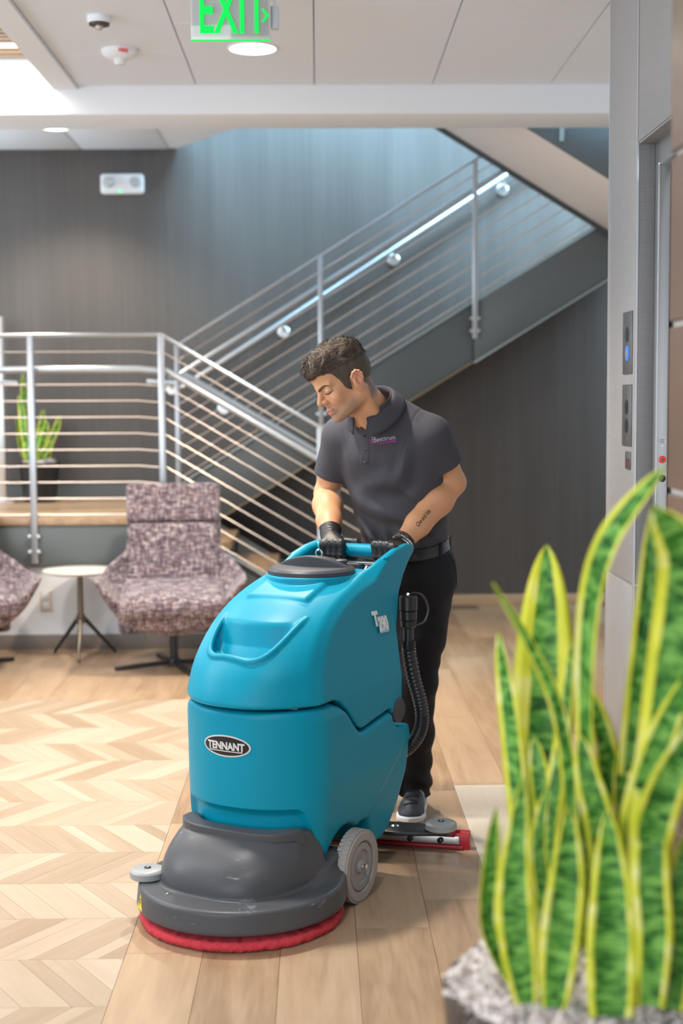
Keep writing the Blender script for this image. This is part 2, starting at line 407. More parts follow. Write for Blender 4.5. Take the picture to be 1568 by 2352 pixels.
# chevron tiles: rows 0.2945 deep, edges at 57 degrees, alternating direction
TW, TDX = 0.088, 0.190
def clip_x(poly, xmax):
    out = []
    for i in range(len(poly)):
        a, b = poly[i - 1], poly[i]
        ia, ib = a[0] <= xmax, b[0] <= xmax
        if ia != ib:
            t = (xmax - a[0]) / (b[0] - a[0]); out.append((xmax, a[1] + t * (b[1] - a[1])))
        if ib: out.append(b)
    return out
tl = math.hypot(TDX, CP)
chev_mesh = {}
for k in range(-1, 12):
    d = 1 if k % 2 == 1 else -1
    y0 = CY0 + k * CP; dx = TDX * d
    ang = math.atan2(-dx, CP)              # local Y runs along the tile
    ca, sa = math.cos(-ang), math.sin(-ang)
    j = 0; x = -2.45 - max(0, dx) + 0.03 * (k % 3)
    while True:
        wdt = TW * (0.62, 1.0, 1.38)[(j * 7 + k * 5) % 3]
        g = 0.0005
        poly = [(x + g, y0 + g), (x + wdt - g, y0 + g), (x + wdt + dx - g, y0 + CP - g), (x + dx + g, y0 + CP - g)]
        cl = clip_x(poly, BX - 0.0005)
        if len(cl) < 3 or x > BX + 0.25: break
        whole = max(p[0] for p in poly) <= BX - 0.0005
        key = (d, round(wdt, 4))
        if whole and key in chev_mesh: me = chev_mesh[key]
        else:
            loc = [((p[0] - x) * ca - (p[1] - y0) * sa, (p[0] - x) * sa + (p[1] - y0) * ca, -0.003) for p in cl]
            me = MB().prism(loc, (0, 0, 0.003)).mesh('chevron_tile', smooth=0); me.materials.append(M_chev)
            if whole: chev_mesh[key] = me
        o = bpy.data.objects.new('chevron_tile', me); COL.objects.link(o); o.parent = floor
        o.location = (x, y0, 0); o.rotation_euler = (0, 0, ang)
        x += wdt; j += 1

# ------------------------------------------------------------------ walls behind the stair
wall_back = tag(boxo('wall_back', (-3.6, 9.97, -0.1), (3.4, 10.12, 6.2), M_wall), kind='structure')
M_base = wood('oak_baseboard', (0.34, 0.22, 0.13), (0.47, 0.32, 0.20), (0.56, 0.41, 0.28), rough=0.4, along='X')
tag(boxo('baseboard_back', (-0.2, 9.945, 0.0), (3.2, 9.97, 0.078), M_base, bevel=0.004), kind='structure')
wall_low = tag(boxo('wall_under_landing', (-3.6, 8.33, -0.0), (-0.62, 8.45, 0.5), M_white), kind='structure')
wall_low.name = 'wall_front'
M_vinyl = mat('taupe_vinyl_base', (0.22, 0.18, 0.155), 0.5)
tag(boxo('baseboard_front', (-3.6, 8.315, 0.0), (-0.62, 8.33, 0.085), M_vinyl, bevel=0.003), kind='structure')
# ------------------------------------------------------------------ ceiling
ceil = tag(boxo('ceiling', (-1.33, -2.2, 3.075), (3.2, 7.38, 3.14), mat('ceiling_grid_grey', (0.60, 0.60, 0.62), 0.8)), kind='structure')
cpm = {}
for i in range(-1, 5):
    x0 = -0.606 + 0.6 * i
    x1 = x0 + 0.6
    if i == -1: x0 = -1.21
    ys = [7.38, 6.18 if i % 2 == 0 else 5.9, 4.98 if i % 2 == 0 else 4.7, 3.6, 2.4, 1.2, 0.0]
    if i == -1: ys[1] = 6.75
    for y1, y0 in zip(ys[:-1], ys[1:]):
        key = (round(x1 - x0, 3), round(y1 - y0, 3))
        if key not in cpm:
            cpm[key] = MB().box((0.0025, 0.0015, 0), (key[0] - 0.0025, key[1] - 0.0015, 0.025)).mesh('ceiling_panel', smooth=35, bevel=0.002, seg=1); cpm[key].materials.append(M_ceil)
        o = bpy.data.objects.new('ceiling_panel', cpm[key]); COL.objects.link(o); o.parent = ceil; o.location = (x0, y0, 3.05)
tag(boxo('trim_1', (-1.33, -1.0, 3.03), (-1.21, 7.38, 3.32), M_white), kind='structure')
beam = tag(boxo('trim_2', (-3.6, 7.38, 2.905), (3.2, 7.77, 3.6), M_white, bevel=0.004), kind='structure')
# the wood-slatted light well on the left
well = tag(boxo('ceiling', (-3.6, -1.0, 3.36), (-1.33, 7.38, 3.40), mat('light_well_backing', (0.18, 0.13, 0.09), 0.8)), kind='structure')
M_slat = wood('ceiling_slat_wood', (0.30, 0.17, 0.08), (0.45, 0.28, 0.14), (0.56, 0.38, 0.2), along='X')
sm = MB().box((-2.25, -0.022, 0), (0, 0.022, 0.05)).mesh('slat', smooth=0); sm.materials.append(M_slat)
for k in range(42):
    y = 7.33 - 0.068 * k
    if 7.06 < y < 7.24: continue
    o = bpy.data.objects.new('slat', sm); COL.objects.link(o); o.parent = well; o.location = (-1.335, y, 3.185)
# ------------------------------------------------------------------ ceiling over the landing
bc = MB()
poly = [(-3.6, 7.77), (-0.02, 7.77), (-0.02, 8.45), (-0.958, 9.97), (-3.6, 9.97)]
bc.prism([(x, y, 3.185) for x, y in poly], (0, 0, 0.3))
back_ceil = tag(bc.obj('ceiling', M_white, smooth=0), kind='structure')
for (x0, x1, y0, y1) in [(-3.4, -2.22, 7.8, 8.9), (-2.2, -1.62, 7.8, 9.95), (-1.60, -1.02, 7.8, 9.95)]:
    boxo('ceiling_panel', (x0, y0, 3.177), (x1, y1, 3.186), M_ceil, back_ceil, bevel=0.002)
boxo('ceiling_panel', (-3.4, 8.92, 3.177), (-2.22, 9.95, 3.186), M_ceil, back_ceil, bevel=0.002)
# stairwell shell above, so that the daylight there stays in the well
tag(boxo('wall_left', (-3.75, -1.0, 2.6), (-3.6, 10.1, 6.2), M_white), kind='structure')

# ------------------------------------------------------------------ elevator front on the right
XW = 1.05
pier = tag(boxo('wall_right', (XW + 0.012, 4.72, 0.0), (2.6, 5.15, 3.06), M_joint), kind='structure')
M_edge = mat('satin_aluminium_edge', (0.75, 0.76, 0.78), 0.3, 0.8)
def panel(nm, lo, hi, p=pier): return boxo(nm, lo, hi, M_clad, p, bevel=0.0015)
panel('cladding_panel', (XW, 4.722, 0.83), (XW + 0.012, 5.15, 3.06))
panel('cladding_panel', (XW, 4.722, 0.0), (XW + 0.012, 5.15, 0.825))
panel('cladding_panel', (XW + 0.004, 4.708, 0.83), (1.108, 4.72, 2.285))
panel('cladding_panel', (XW + 0.004, 4.708, 0.0), (1.108, 4.72, 0.825))
panel('end_panel', (XW, 5.15, 0.0), (2.6, 5.158, 3.06))
boxo('edge_trim', (XW - 0.003, 4.704, 0.0), (XW + 0.004, 4.712, 3.06), M_edge, pier)
boxo('edge_trim', (XW - 0.003, 5.151, 0.0), (XW + 0.004, 5.159, 3.06), M_edge, pier)
boxo('edge_trim', (XW - 0.001, 4.712, 0.8255), (XW + 0.010, 5.15, 0.8295), M_edge, pier)
boxo('edge_trim', (XW + 0.004, 4.706, 0.8255), (1.108, 4.71, 0.8295), M_edge, pier)
head = tag(boxo('wall_right', (XW + 0.012, 2.72, 2.287), (2.6, 4.70, 3.06), M_joint), kind='structure')
panel('cladding_panel', (XW, 2.72, 2.285), (XW + 0.012, 4.70, 3.06), head)
boxo('soffit_panel', (XW + 0.004, 2.72, 2.279), (1.25, 4.70, 2.285), M_clad, head)
door = tag(boxo('door_1', (1.16, 2.72, 0.0), (1.20, 4.71, 2.2), mat('satin_door_steel', (0.42, 0.43, 0.45), 0.5, 0.25)), kind='structure')
boxo('door_jamb', (1.108, 4.66, 0.0), (1.148, 4.719, 2.21), M_steel, door, bevel=0.004)
boxo('door_jamb_edge', (1.1055, 4.652, 0.0), (1.1105, 4.662, 2.21), M_edge, door)
boxo('door_head_frame', (1.108, 2.72, 2.205), (1.16, 4.719, 2.283), M_steel, door, bevel=0.004)
# brown tiled wall end close to the camera
tw = tag(boxo('wall_near', (0.667, 1.43, 0.0), (1.05, 2.66, 3.06), mat('pale_grout', (0.62, 0.56, 0.52), 0.8)), kind='structure')
tm = MB().box((0, 0.005, 0.006), (0.012, 0.615, 0.304)).mesh('wall_tile', bevel=0.002, seg=1); tm.materials.append(M_tile)
te = MB().box((0.005, 0, 0.006), (0.39, 0.012, 0.304)).mesh('wall_tile', bevel=0.002, seg=1); te.materials.append(M_tile)
for r in range(-1, 10):
    z = 0.037 + 0.31 * r
    if r == -1: continue
    for c in range(2):
        o = bpy.data.objects.new('wall_tile', tm); COL.objects.link(o); o.parent = tw; o.location = (0.656, 2.672 - 0.62 * (c + 1), z)
    o = bpy.data.objects.new('wall_tile', te); COL.objects.link(o); o.parent = tw; o.location = (0.656, 2.659, z)

# ------------------------------------------------------------------ staircase
st = thing('staircase', 'switchback steel staircase with oak treads and a landing behind the lounge chairs', 'staircase', (-0.9, 8.4, 0))
SX, SY = -0.9, 8.4
def sp(o): o.location = (-SX, -SY, 0); return o      # parts written in world coordinates
LZ = 0.78
sp(boxo('landing_deck', (-3.6, 8.34, 0.50), (-0.8, 9.965, LZ - 0.012), M_stringer, st))
for r in range(8):
    yy0 = 8.30 + r * 0.2055
    x1 = -0.785; xs = [-3.6, -2.75 + (r % 3) * 0.3, -1.62 + (r % 2) * 0.35, x1]
    for a, b in zip(xs[:-1], xs[1:]):
        if b - a > 0.05: sp(boxo('landing_plank', (a + 0.001, yy0 + 0.001, LZ - 0.012), (b - 0.001, yy0 + 0.2045, LZ), M_pale if False else M_plank, st))
sp(boxo('nosing', (-3.6, 8.288, LZ - 0.045), (-0.785, 8.30, LZ + 0.001), M_plank, st, bevel=0.003))
sp(boxo('fascia', (-3.6, 8.30, 0.488), (-0.8, 8.34, LZ - 0.045), M_stringer, st, bevel=0.003))
sp(boxo('skirting', (-3.6, 9.945, LZ), (-0.9, 9.968, LZ + 0.09), M_stringer, st))
SF = 0.593                       # pitch of the lower flight
def tr_f(x): return 1.835 - SF * (x + 0.904)      # its top rail
def skew(nm, x0, x1, zt, hgt, y0, y1, m, slope, bev=0.004):
    # a sloped plate: top edge zt(x0) .. zt(x1)
    q = MB().prism([(x0, y0, zt(x0) - hgt), (x1, y0, zt(x1) - hgt), (x1, y0, zt(x1)), (x0, y0, zt(x0))], (0, y1 - y0, 0))
    return sp(q.obj(nm, m, st, bevel=bev))
nos = lambda x: tr_f(x) - 1.065
M_cap = mat('stringer_cap', (0.36, 0.42, 0.43), 0.35, 0.2)
skew('stringer', -0.80, 0.34, lambda x: nos(x), 0.28, 8.30, 8.325, M_stringer, SF)
skew('stringer_cap', -0.80, 0.34, lambda x: nos(x) + 0.008, 0.012, 8.275, 8.335, M_cap, SF, 0.002)
skew('stringer', -0.80, 0.34, lambda x: nos(x) + 0.05, 0.34, 9.14, 9.165, M_stringer, SF)
for k in range(4):
    x0 = -0.80 + 0.262 * k; z = LZ - 0.156 * (k + 1)
    sp(boxo('tread', (x0 - 0.0, 8.326, z - 0.04), (x0 + 0.285, 9.14, z), M_plank, st, bevel=0.004))
    sp(boxo('riser', (x0 - 0.012, 8.326, z - 0.0), (x0, 9.14, z + 0.118), M_stringer, st))
# upper flight behind
SU = 0.612
def tr_u(x): return 1.804 + SU * (x + 0.897)
stu = lambda x: tr_u(x) - 0.895
skew('stringer', -0.93, 1.00, stu, 0.375, 9.19, 9.215, M_stringer, SU)
skew('stringer', 1.004, 2.3, lambda x: stu(x) - 0.01, 0.375, 9.17, 9.205, M_stringer, SU)
skew('stringer_cap', -0.93, 2.3, lambda x: stu(x) + 0.012, 0.014, 9.165, 9.225, M_cap, SU, 0.002)
skew('stringer_lip', -0.93, 1.00, lambda x: stu(x) - 0.37, 0.012, 9.175, 9.215, mat('stringer_lip_tan', (0.28, 0.22, 0.14), 0.5), SU, 0.002)
skew('stringer_lip', 1.004, 2.3, lambda x: stu(x) - 0.38, 0.012, 9.155, 9.215, M_cap, SU, 0.002)
for k in range(11):
    x0 = -0.82 + 0.2745 * k; z = LZ + 0.168 * (k + 1)
    sp(boxo('tread', (x0, 9.215, z - 0.04), (x0 + 0.30, 9.96, z), M_plank, st, bevel=0.004))
    sp(boxo('riser', (x0 + 0.288, 9.215, z), (x0 + 0.30, 9.96, z + 0.128), M_stringer, st))
# third flight passing overhead, seen from below
so = lambda x: 3.655 - 0.613 * x
skew('flight_soffit', -0.15, 2.4, lambda x: so(x) + 0.03, 0.03, 8.0, 9.13, mat('soffit_board', (0.74, 0.69, 0.67), 0.7), 0.6)
skew('stringer', -0.15, 2.4, lambda x: so(x) + 0.33, 0.365, 9.13, 9.155, mat('dark_stair_steel', (0.05, 0.055, 0.06), 0.4), 0.6)
skew('stringer', -0.15, 2.4, lambda x: so(x) + 0.40, 0.395, 7.975, 8.0, M_stringer, 0.6)
sp(boxo('baluster_plate', (1.345, 7.955, so(1.35) + 0.04), (1.368, 7.975, so(1.35) + 0.5), M_cap, st, bevel=0.003))
# ------------------------------------------------------------------ railings
def kink_path(zoff, y, x_end=0.33, x0=-3.4):
    c = -0.904
    return [(x0, y, 1.833 - zoff), (c - 0.14, y, 1.834 - zoff), (c - 0.05, y, 1.826 - zoff), (c + 0.02, y, tr_f(c + 0.02) - zoff), (x_end, y, tr_f(x_end) - zoff)]
def railbar(parts, root, x0, y0):
    for o in parts: o.parent = root; o.location = (-x0, -y0, 0)
fr = thing('landing_railing', 'silver rod railing along the landing edge and down the lower flight', 'railing', (-0.9, 8.30, LZ))
def fp(nm, mb, m, **k):
    o = mb.obj(nm, m, fr, **k); o.location = (0.9, -8.30, -LZ); return o
fp('top_rail', MB().tube([(-3.4, 8.30, 1.833), (-0.904, 8.30, 1.835), (0.33, 8.30, tr_f(0.33))], 0.0125, 8), M_rail)
fp('handrail', MB().tube(kink_path(0.195, 8.365), 0.0205, 14), M_rail)
for k in range(1, 12):
    if k == 2: continue
    fp('rod', MB().tube(kink_path(0.0945 * k, 8.30), 0.0046, 6), M_rod)
for x, zb, zt in [(-3.0, 0.50, 1.833), (-1.657, 0.51, 1.833), (-0.904, 0.55, 1.835), (0.011, 0.02, 1.286), (0.33, 0.0, tr_f(0.33))]:
    fp('post', MB().box((x - 0.019, 8.272, zb), (x + 0.019, 8.286, zt + 0.006)), M_rail, bevel=0.002)
    for dz in (0.19, 0.10):
        fp('bolt', MB().lathe([(0.012, 0), (0.012, 0.045), (0.007, 0.047)], 10, (x - 0.026, 8.305, zb + dz - 0.03), (0, -1, 0)), M_steel)
        fp('bolt', MB().lathe([(0.012, 0), (0.012, 0.045), (0.007, 0.047)], 10, (x + 0.026, 8.305, zb + dz - 0.03), (0, -1, 0)), M_steel)
    fp('handrail_bracket', MB().tube([(x, 8.286, zt - 0.24), (x, 8.35, zt - 0.235), (x, 8.365, zt - 0.212)], 0.006, 6), M_rail)
ur = thing('stair_railing', 'silver rod railing rising beside the upper flight in front of the bluish wall', 'railing', (-0.9, 9.16, LZ))
def up(nm, mb, m, **k):
    o = mb.obj(nm, m, ur, **k); o.location = (0.9, -9.16, -LZ); return o
UX0, UX1 = -0.897, 2.3
up('top_rail', MB().tube([(UX0, 9.16, tr_u(UX0)), (UX1, 9.16, tr_u(UX1))], 0.0115, 8), M_rail)
up('handrail', MB().tube([(UX0 - 0.06, 9.22, tr_u(UX0) - 0.2), (UX0, 9.22, tr_u(UX0) - 0.19), (UX1, 9.22, tr_u(UX1) - 0.165)], 0.019, 12), M_rail)
for k in range(1, 10):
    if k == 2: continue
    up('rod', MB().tube([(UX0, 9.16, tr_u(UX0) - 0.0945 * k), (UX1, 9.16, tr_u(UX1) - 0.0945 * k)], 0.0046, 6), M_rod)
for x in (UX0, 0.021, 1.006, 1.95):
    up('post', MB().box((x - 0.016, 9.125, tr_u(x) - 1.13), (x + 0.016, 9.139, tr_u(x) + 0.004)), M_rail, bevel=0.002)
    for dz in (1.0, 1.08):
        for s in (-1, 1):
            up('bolt', MB().lathe([(0.011, 0), (0.011, 0.055)], 10, (x + s * 0.024, 9.18, tr_u(x) - dz), (0, -1, 0)), M_steel)
def handrail(name, label, pts, flanges, wy):
    r = thing(name, label, 'handrail', pts[1])
    o = MB().tube(pts, 0.019, 12).obj('tube', M_rail, r); o.location = -Vector(pts[1])
    for x, z, zt in flanges:
        q = MB().lathe([(0.042, 0), (0.042, 0.012), (0.034, 0.018)], 20, (x, wy, z), (0, -1, 0)).obj('flange', M_steel, r); q.location = -Vector(pts[1])
        q = MB().tube([(x, wy, z), (x, pts[1][1] + 0.01, z + 0.02), (x, pts[1][1], zt)], 0.008, 8).obj('bracket', M_steel, r); q.location = -Vector(pts[1])
wl = lambda x: 2.150 + 0.645 * (x - 0.02)
handrail('wall_handrail', 'round steel handrail on disc brackets fixed to the back wall', [(-1.18, 9.89, 1.585), (-1.0, 9.89, 1.575), (-0.93, 9.89, wl(-0.93) + 0.01), (2.3, 9.89, wl(2.3))],
         [(-1.016, 1.535, 1.575), (-0.233, 1.925, wl(-0.233)), (0.53, 2.42, wl(0.53)), (1.285, 2.895, wl(1.285))], 9.968)
handrail('lower_handrail', 'round steel handrail on the far side of the lower flight', [(-0.86, 9.08, 1.62), (-0.80, 9.08, tr_f(-0.80) - 0.18), (0.33, 9.08, tr_f(0.33) - 0.18)],
         [(-0.6, tr_f(-0.6) - 0.25, tr_f(-0.6) - 0.18), (0.15, tr_f(0.15) - 0.25, tr_f(0.15) - 0.18)], 9.138)
# grey steel frame post at the left end of the landing, with its own short rail
fpst = thing('metal_frame', 'pale grey metal frame post behind the landing plant at the left edge', 'post', (-2.16, 9.6, LZ))
for nm, lo, hi in [('upright', (-0.05, -0.03, 0), (0.06, 0.03, 1.24)), ('foot_plate', (-0.12, -0.08, 0), (0.12, 0.08, 0.012))]:
    boxo(nm, lo, hi, M_edge, fpst, bevel=0.003)
MB().tube([(-0.6, -0.05, 0.80), (0.06, -0.05, 0.80), (0.16, -0.05, 0.795)], 0.018, 12).obj('short_rail', M_rail, fpst)

# ------------------------------------------------------------------ ceiling and wall fittings
M_lamp = mat('lamp_diffuser', (1, 1, 1), 0.5, emit=7.0, ecol=(1.0, 0.93, 0.80))
def downlight(loc, label, r, power):
    t = thing('ceiling_downlight', label, 'ceiling light', loc, group=None)
    MB().lathe([(r + 0.012, 0.0), (r + 0.012, -0.004), (r, -0.006), (r, 0.0)], 40, cap=False).obj('trim_ring', M_white, t)
    MB().lathe([(r, -0.001), (r, -0.004), (r * 0.97, -0.005)], 40).obj('diffuser', M_lamp, t)
    ld = bpy.data.lights.new('lamp', 'SPOT'); ld.energy = power; ld.color = (1.0, 0.88, 0.72); ld.shadow_soft_size = 0.1
    ld.spot_size = math.radians(125); ld.spot_blend = 0.6
    lo = bpy.data.objects.new('lamp', ld); COL.objects.link(lo); lo.parent = t; lo.location = (0, 0, -0.03)
downlight((-0.285, 6.617, 3.05), 'round lit downlight in the lobby ceiling below the exit sign', 0.105, 300)
downlight((-1.645, 9.15, 3.177), 'small round lit downlight in the ceiling over the landing', 0.085, 150)
# linear lamp in the slatted light well
t = thing('linear_ceiling_light', 'long white linear lamp between the wood slats at the top left', 'ceiling light', (-2.45, 7.145, 3.20))
boxo('housing', (-1.1, -0.05, 0.0), (1.1, 0.05, 0.05), M_white, t)
boxo('diffuser', (-1.09, -0.045, -0.008), (1.09, 0.045, 0.0), mat('linear_lamp_diffuser', (1, 1, 1), 0.5, emit=3.0, ecol=(0.92, 0.95, 1.0)), t)
ld = bpy.data.lights.new('lamp', 'AREA'); ld.shape = 'RECTANGLE'; ld.size = 2.1; ld.size_y = 0.08; ld.energy = 22; ld.color = (1, 0.96, 0.88)
lo = bpy.data.objects.new('lamp', ld); COL.objects.link(lo); lo.parent = t; lo.location = (0, 0.0, -0.012)
# ceiling sensor
t = thing('ceiling_sensor', 'small white ceiling sensor with a dark dome', 'sensor', (-0.9, 6.084, 3.05))
MB().lathe([(0.05, 0), (0.05, -0.022), (0.046, -0.028)], 32).obj('body', M_white, t)
MB().lathe([(0.045, -0.028), (0.042, -0.036), (0.02, -0.04)], 32).obj('dark_lens_ring', mat('dark_lens', (0.06, 0.035, 0.025), 0.25), t)
MB().lathe([(0.018, -0.038), (0.016, -0.05), (0.006, -0.056)], 24).obj('lens_dome', mat('clear_dome', (0.5, 0.45, 0.42), 0.1), t)
# fire strobe
t = thing('fire_strobe', 'white ceiling fire alarm strobe with red lettering and clear lens', 'alarm', (-0.892, 6.652, 3.05))
MB().lathe([(0.083, 0), (0.083, -0.014), (0.074, -0.026), (0.05, -0.038), (0.0, -0.04)], 40, cap=False).obj('body', M_white, t)
MB().lathe([(0.028, -0.036), (0.027, -0.055), (0.018, -0.066), (0.0, -0.068)], 24, cap=False).obj('clear_lens', mat('strobe_lens', (0.75, 0.78, 0.8), 0.08, spec=0.8), t)
tx = text_mesh('FIRE', 0.024, 0.0004, bold=0.0008)
place(tx, (0.026, -0.0815, -0.0205), (0.95, 0.30, 0), (0.17, -0.55, 0.82)); link('fire_lettering', tx, mat('alarm_red', (0.75, 0.03, 0.03), 0.5), t)
# emergency light on the back wall
t = thing('emergency_light', 'white twin-head emergency light on the dark back wall', 'emergency light', (-1.331, 9.97, 2.94))
def rbox(lo, hi, bev): return MB().box(lo, hi).mesh('body', bevel=bev, seg=4)
link('body', rbox((-0.148, -0.07, -0.068), (0.148, 0.0, 0.068), 0.022), M_white, t)
for sx in (-1, 1):
    MB().lathe([(0.034, 0), (0.036, 0.03), (0.03, 0.045), (0.0, 0.046)], 24, (sx * 0.086, -0.068, 0.01), (sx * 0.25, -1, -0.25)).obj('lamp_head', mat('lamp_head_grey', (0.45, 0.46, 0.48), 0.3), t)
MB().lathe([(0.009, 0), (0.009, 0.003)], 12, (-0.01, -0.07, -0.055), (0, -1, 0)).obj('green_indicator', mat('green_led', (0.02, 0.7, 0.2), 0.4, emit=1.5), t)
# outlet
t = thing('wall_outlet', 'double power outlet on the white wall under the landing', 'outlet', (-1.607, 8.33, 0.285))
boxo('cover_plate', (-0.036, -0.006, -0.06), (0.036, 0, 0.06), mat('outlet_plate', (0.66, 0.63, 0.58), 0.4), t, bevel=0.003)
for dz in (-0.027, 0.027): boxo('socket', (-0.018, -0.009, dz - 0.02), (0.018, -0.005, dz + 0.02), M_white, t, bevel=0.004)
# ------------------------------------------------------------------ exit sign
t = thing('exit_sign', 'edge-lit green exit sign hanging from the lobby ceiling', 'sign', (-0.302, 5.2, 3.05))
M_glow = mat('exit_green', (0.0, 0.30, 0.05), 0.5, emit=0.75, ecol=(0.0, 0.85, 0.08), spec=0.2)
M_glass = mat('clear_acrylic', (0.93, 0.97, 0.95), 0.04, trans=0.55, spec=0.6)
boxo('canopy', (-0.15, -0.045, -0.03), (0.15, 0.045, 0.0), M_steel, t, bevel=0.004)
boxo('acrylic_panel', (-0.142, -0.004, -0.315), (0.142, 0.004, -0.03), M_glass, t, bevel=0.002)
boxo('mirror_backing', (-0.135, 0.0042, -0.300), (0.135, 0.0062, -0.035), mat('silver_backing', (0.42, 0.44, 0.46), 0.3, 0.5, var=0.25, vscale=14), t)
boxo('lit_edge', (-0.142, -0.0045, -0.318), (0.142, 0.0045, -0.314), M_glow, t)
tx = text_mesh('EXIT', 0.225, 0.001, bold=0.0035, spacing=1.06, sx=0.50)
place(tx, (0.006, -0.0075, -0.222), (1, 0, 0), (0, 0, 1)); link('exit_lettering', tx, M_glow, t)
ar = MB().prism([(0.110, -0.0075, -0.208), (0.120, -0.0075, -0.208), (0.139, -0.0075, -0.231), (0.120, -0.0075, -0.254), (0.110, -0.0075, -0.254), (0.127, -0.0075, -0.231)], (0, 0.002, 0)).obj('arrow', M_glow, t, smooth=0)
boxo('side_box', (0.142, 0.02, -0.27), (0.172, 0.05, -0.19), mat('frosted_box', (0.62, 0.65, 0.68), 0.3), t, bevel=0.004)  # small pale box added beside the acrylic panel, hung on a thin rod
MB().tube([(0.157, 0.035, -0.19), (0.157, 0.035, 0.0)], 0.006, 8).obj('side_rod', M_white, t)
# ------------------------------------------------------------------ elevator fixtures
M_fix = mat('dark_stainless_fixture', (0.16, 0.165, 0.17), 0.35, 0.6)
M_blue = mat('lit_blue_ring', (0.02, 0.12, 0.75), 0.4, emit=0.5, ecol=(0.03, 0.22, 1.0))
def station(label, z0, z1, lit):
    t = thing('call_station', label, 'call button', (XW, 4.822, (z0 + z1) / 2)); h = (z1 - z0) / 2
    boxo('face_plate', (-0.004, -0.07, -h), (0.0, 0.07, h), M_fix, t, bevel=0.001)
    for dz, mt in ((0.028, M_black), (-0.035, M_blue if lit else M_black)):
        MB().lathe([(0.026, 0), (0.026, 0.0012), (0.02, 0.002)], 28, (-0.004, 0, dz), (-1, 0, 0)).obj('button_ring' if mt is M_blue else 'button', mt, t)
        if mt is M_blue or not lit: MB().lathe([(0.0165, 0), (0.0165, 0.0012)], 20, (-0.0058, 0, dz), (-1, 0, 0)).obj('button_cap', M_steel if mt is M_blue else M_black, t)
    for dz in (0.07, -0.075): MB().lathe([(0.0045, 0), (0.0045, 0.002)], 10, (-0.004, 0, dz), (-1, 0, 0)).obj('screw', M_chrome, t)
    return t
station('upper elevator call plate with a blue lit button', 1.533, 1.743, True)
station('lower elevator call plate with two dark buttons', 1.29, 1.498, False)
t = thing('key_switch', 'small dark plate below the two elevator call plates', 'switch plate', (XW, 4.80, 1.242))
boxo('face_plate', (-0.004, -0.038, -0.03), (0.0, 0.038, 0.03), M_fix, t, bevel=0.001)
boxo('window', (-0.005, -0.03, -0.022), (-0.003, 0.03, 0.006), mat('dark_red_window', (0.10, 0.03, 0.03), 0.2), t)
t = thing('jamb_button_strip', 'red push button and black keyhole on the steel elevator jamb', 'button', (1.130, 4.66, 1.25))
MB().lathe([(0.0125, 0), (0.0125, 0.004), (0.0095, 0.006)], 24, (0, 0, 0), (0, -1, 0)).obj('red_button', mat('button_red', (0.75, 0.06, 0.03), 0.35, emit=0.25), t)
MB().lathe([(0.006, 0), (0.006, 0.008)], 16, (0, 0, 0), (0, -1, 0)).obj('button_centre', M_fix, t)
MB().lathe([(0.0125, 0), (0.0125, 0.003), (0.005, 0.004)], 24, (0, 0, -0.062), (0, -1, 0)).obj('keyhole', M_black, t)
MB().lathe([(0.003, 0), (0.003, 0.003)], 10, (0, 0, 0.044), (0, -1, 0)).obj('screw', M_chrome, t)
boxo('label_plate', (-0.012, -0.002, 0.05), (0.012, 0.0, 0.072), M_white, t)
for k in range(3): boxo('label_line', (-0.008, -0.003, 0.055 + 0.005 * k), (0.008 - 0.003 * (k % 2), -0.002, 0.0565 + 0.005 * k), M_fix, t)
# ------------------------------------------------------------------ floor scrubber
MA = math.radians(-29.1)
MO = Vector((-0.235, 3.95, 0)); MX = Vector((math.cos(MA), math.sin(MA), 0)); MY = Vector((-math.sin(MA), math.cos(MA), 0))
def m2w(x, y, z): return MO + MX * x + MY * y + Vector((0, 0, z))
fs = thing('floor_scrubber', 'teal walk-behind floor scrubber with grey deck and red pad', 'floor scrubber', MO, MA)

def scuffed(name, col, rough, amt, scuff, bump=0.10):
    # moulded plastic: fine orange peel, a few pale scuffs
    m, n, l, b = new_mat(name)
    tc = n.new('ShaderNodeTexCoord')
    t = n.new('ShaderNodeTexNoise'); t.inputs['Scale'].default_value = 260; t.inputs['Detail'].default_value = 2
    l.new(tc.outputs['Object'], t.inputs['Vector'])
    bp = n.new('ShaderNodeBump'); bp.inputs['Strength'].default_value = bump; bp.inputs['Distance'].default_value = 0.001
    l.new(t.outputs['Fac'], bp.inputs['Height']); l.new(bp.outputs['Normal'], b.inputs['Normal'])
    mp = n.new('ShaderNodeMapping'); mp.inputs['Scale'].default_value = (9, 9, 42); mp.inputs['Rotation'].default_value = (0.12, 0.16, 0)
    l.new(tc.outputs['Object'], mp.inputs['Vector'])
    s = n.new('ShaderNodeTexNoise'); s.inputs['Scale'].default_value = 1.0; s.inputs['Detail'].default_value = 8; s.inputs['Roughness'].default_value = 0.72
    l.new(mp.outputs['Vector'], s.inputs['Vector'])
    r = ramp(n, [(0.0, (0, 0, 0)), (scuff, (0, 0, 0)), (min(1, scuff + 0.09), (1, 1, 1))])
    l.new(s.outputs['Fac'], r.inputs['Fac'])
    mu = n.new('ShaderNodeMath'); mu.operation = 'MULTIPLY'; mu.inputs[1].default_value = amt; l.new(r.outputs['Color'], mu.inputs[0])
    mx = n.new('ShaderNodeMix'); mx.data_type = 'RGBA'; mx.inputs['A'].default_value = (*col, 1)
    mx.inputs['B'].default_value = (*[min(1, 0.45 + c * 0.45) for c in col], 1)
    l.new(mu.outputs[0], mx.inputs['Factor']); l.new(mx.outputs['Result'], b.inputs['Base Color'])
    b.inputs['Roughness'].default_value = rough; b.inputs['Specular IOR Level'].default_value = 0.2
    return m
M_teal = scuffed('teal_polyethylene', (0.0, 0.255, 0.385), 0.42, 0.35, 0.74)
M_deck = scuffed('dark_grey_moulded_plastic', (0.074, 0.077, 0.086), 0.36, 0.40, 0.62)
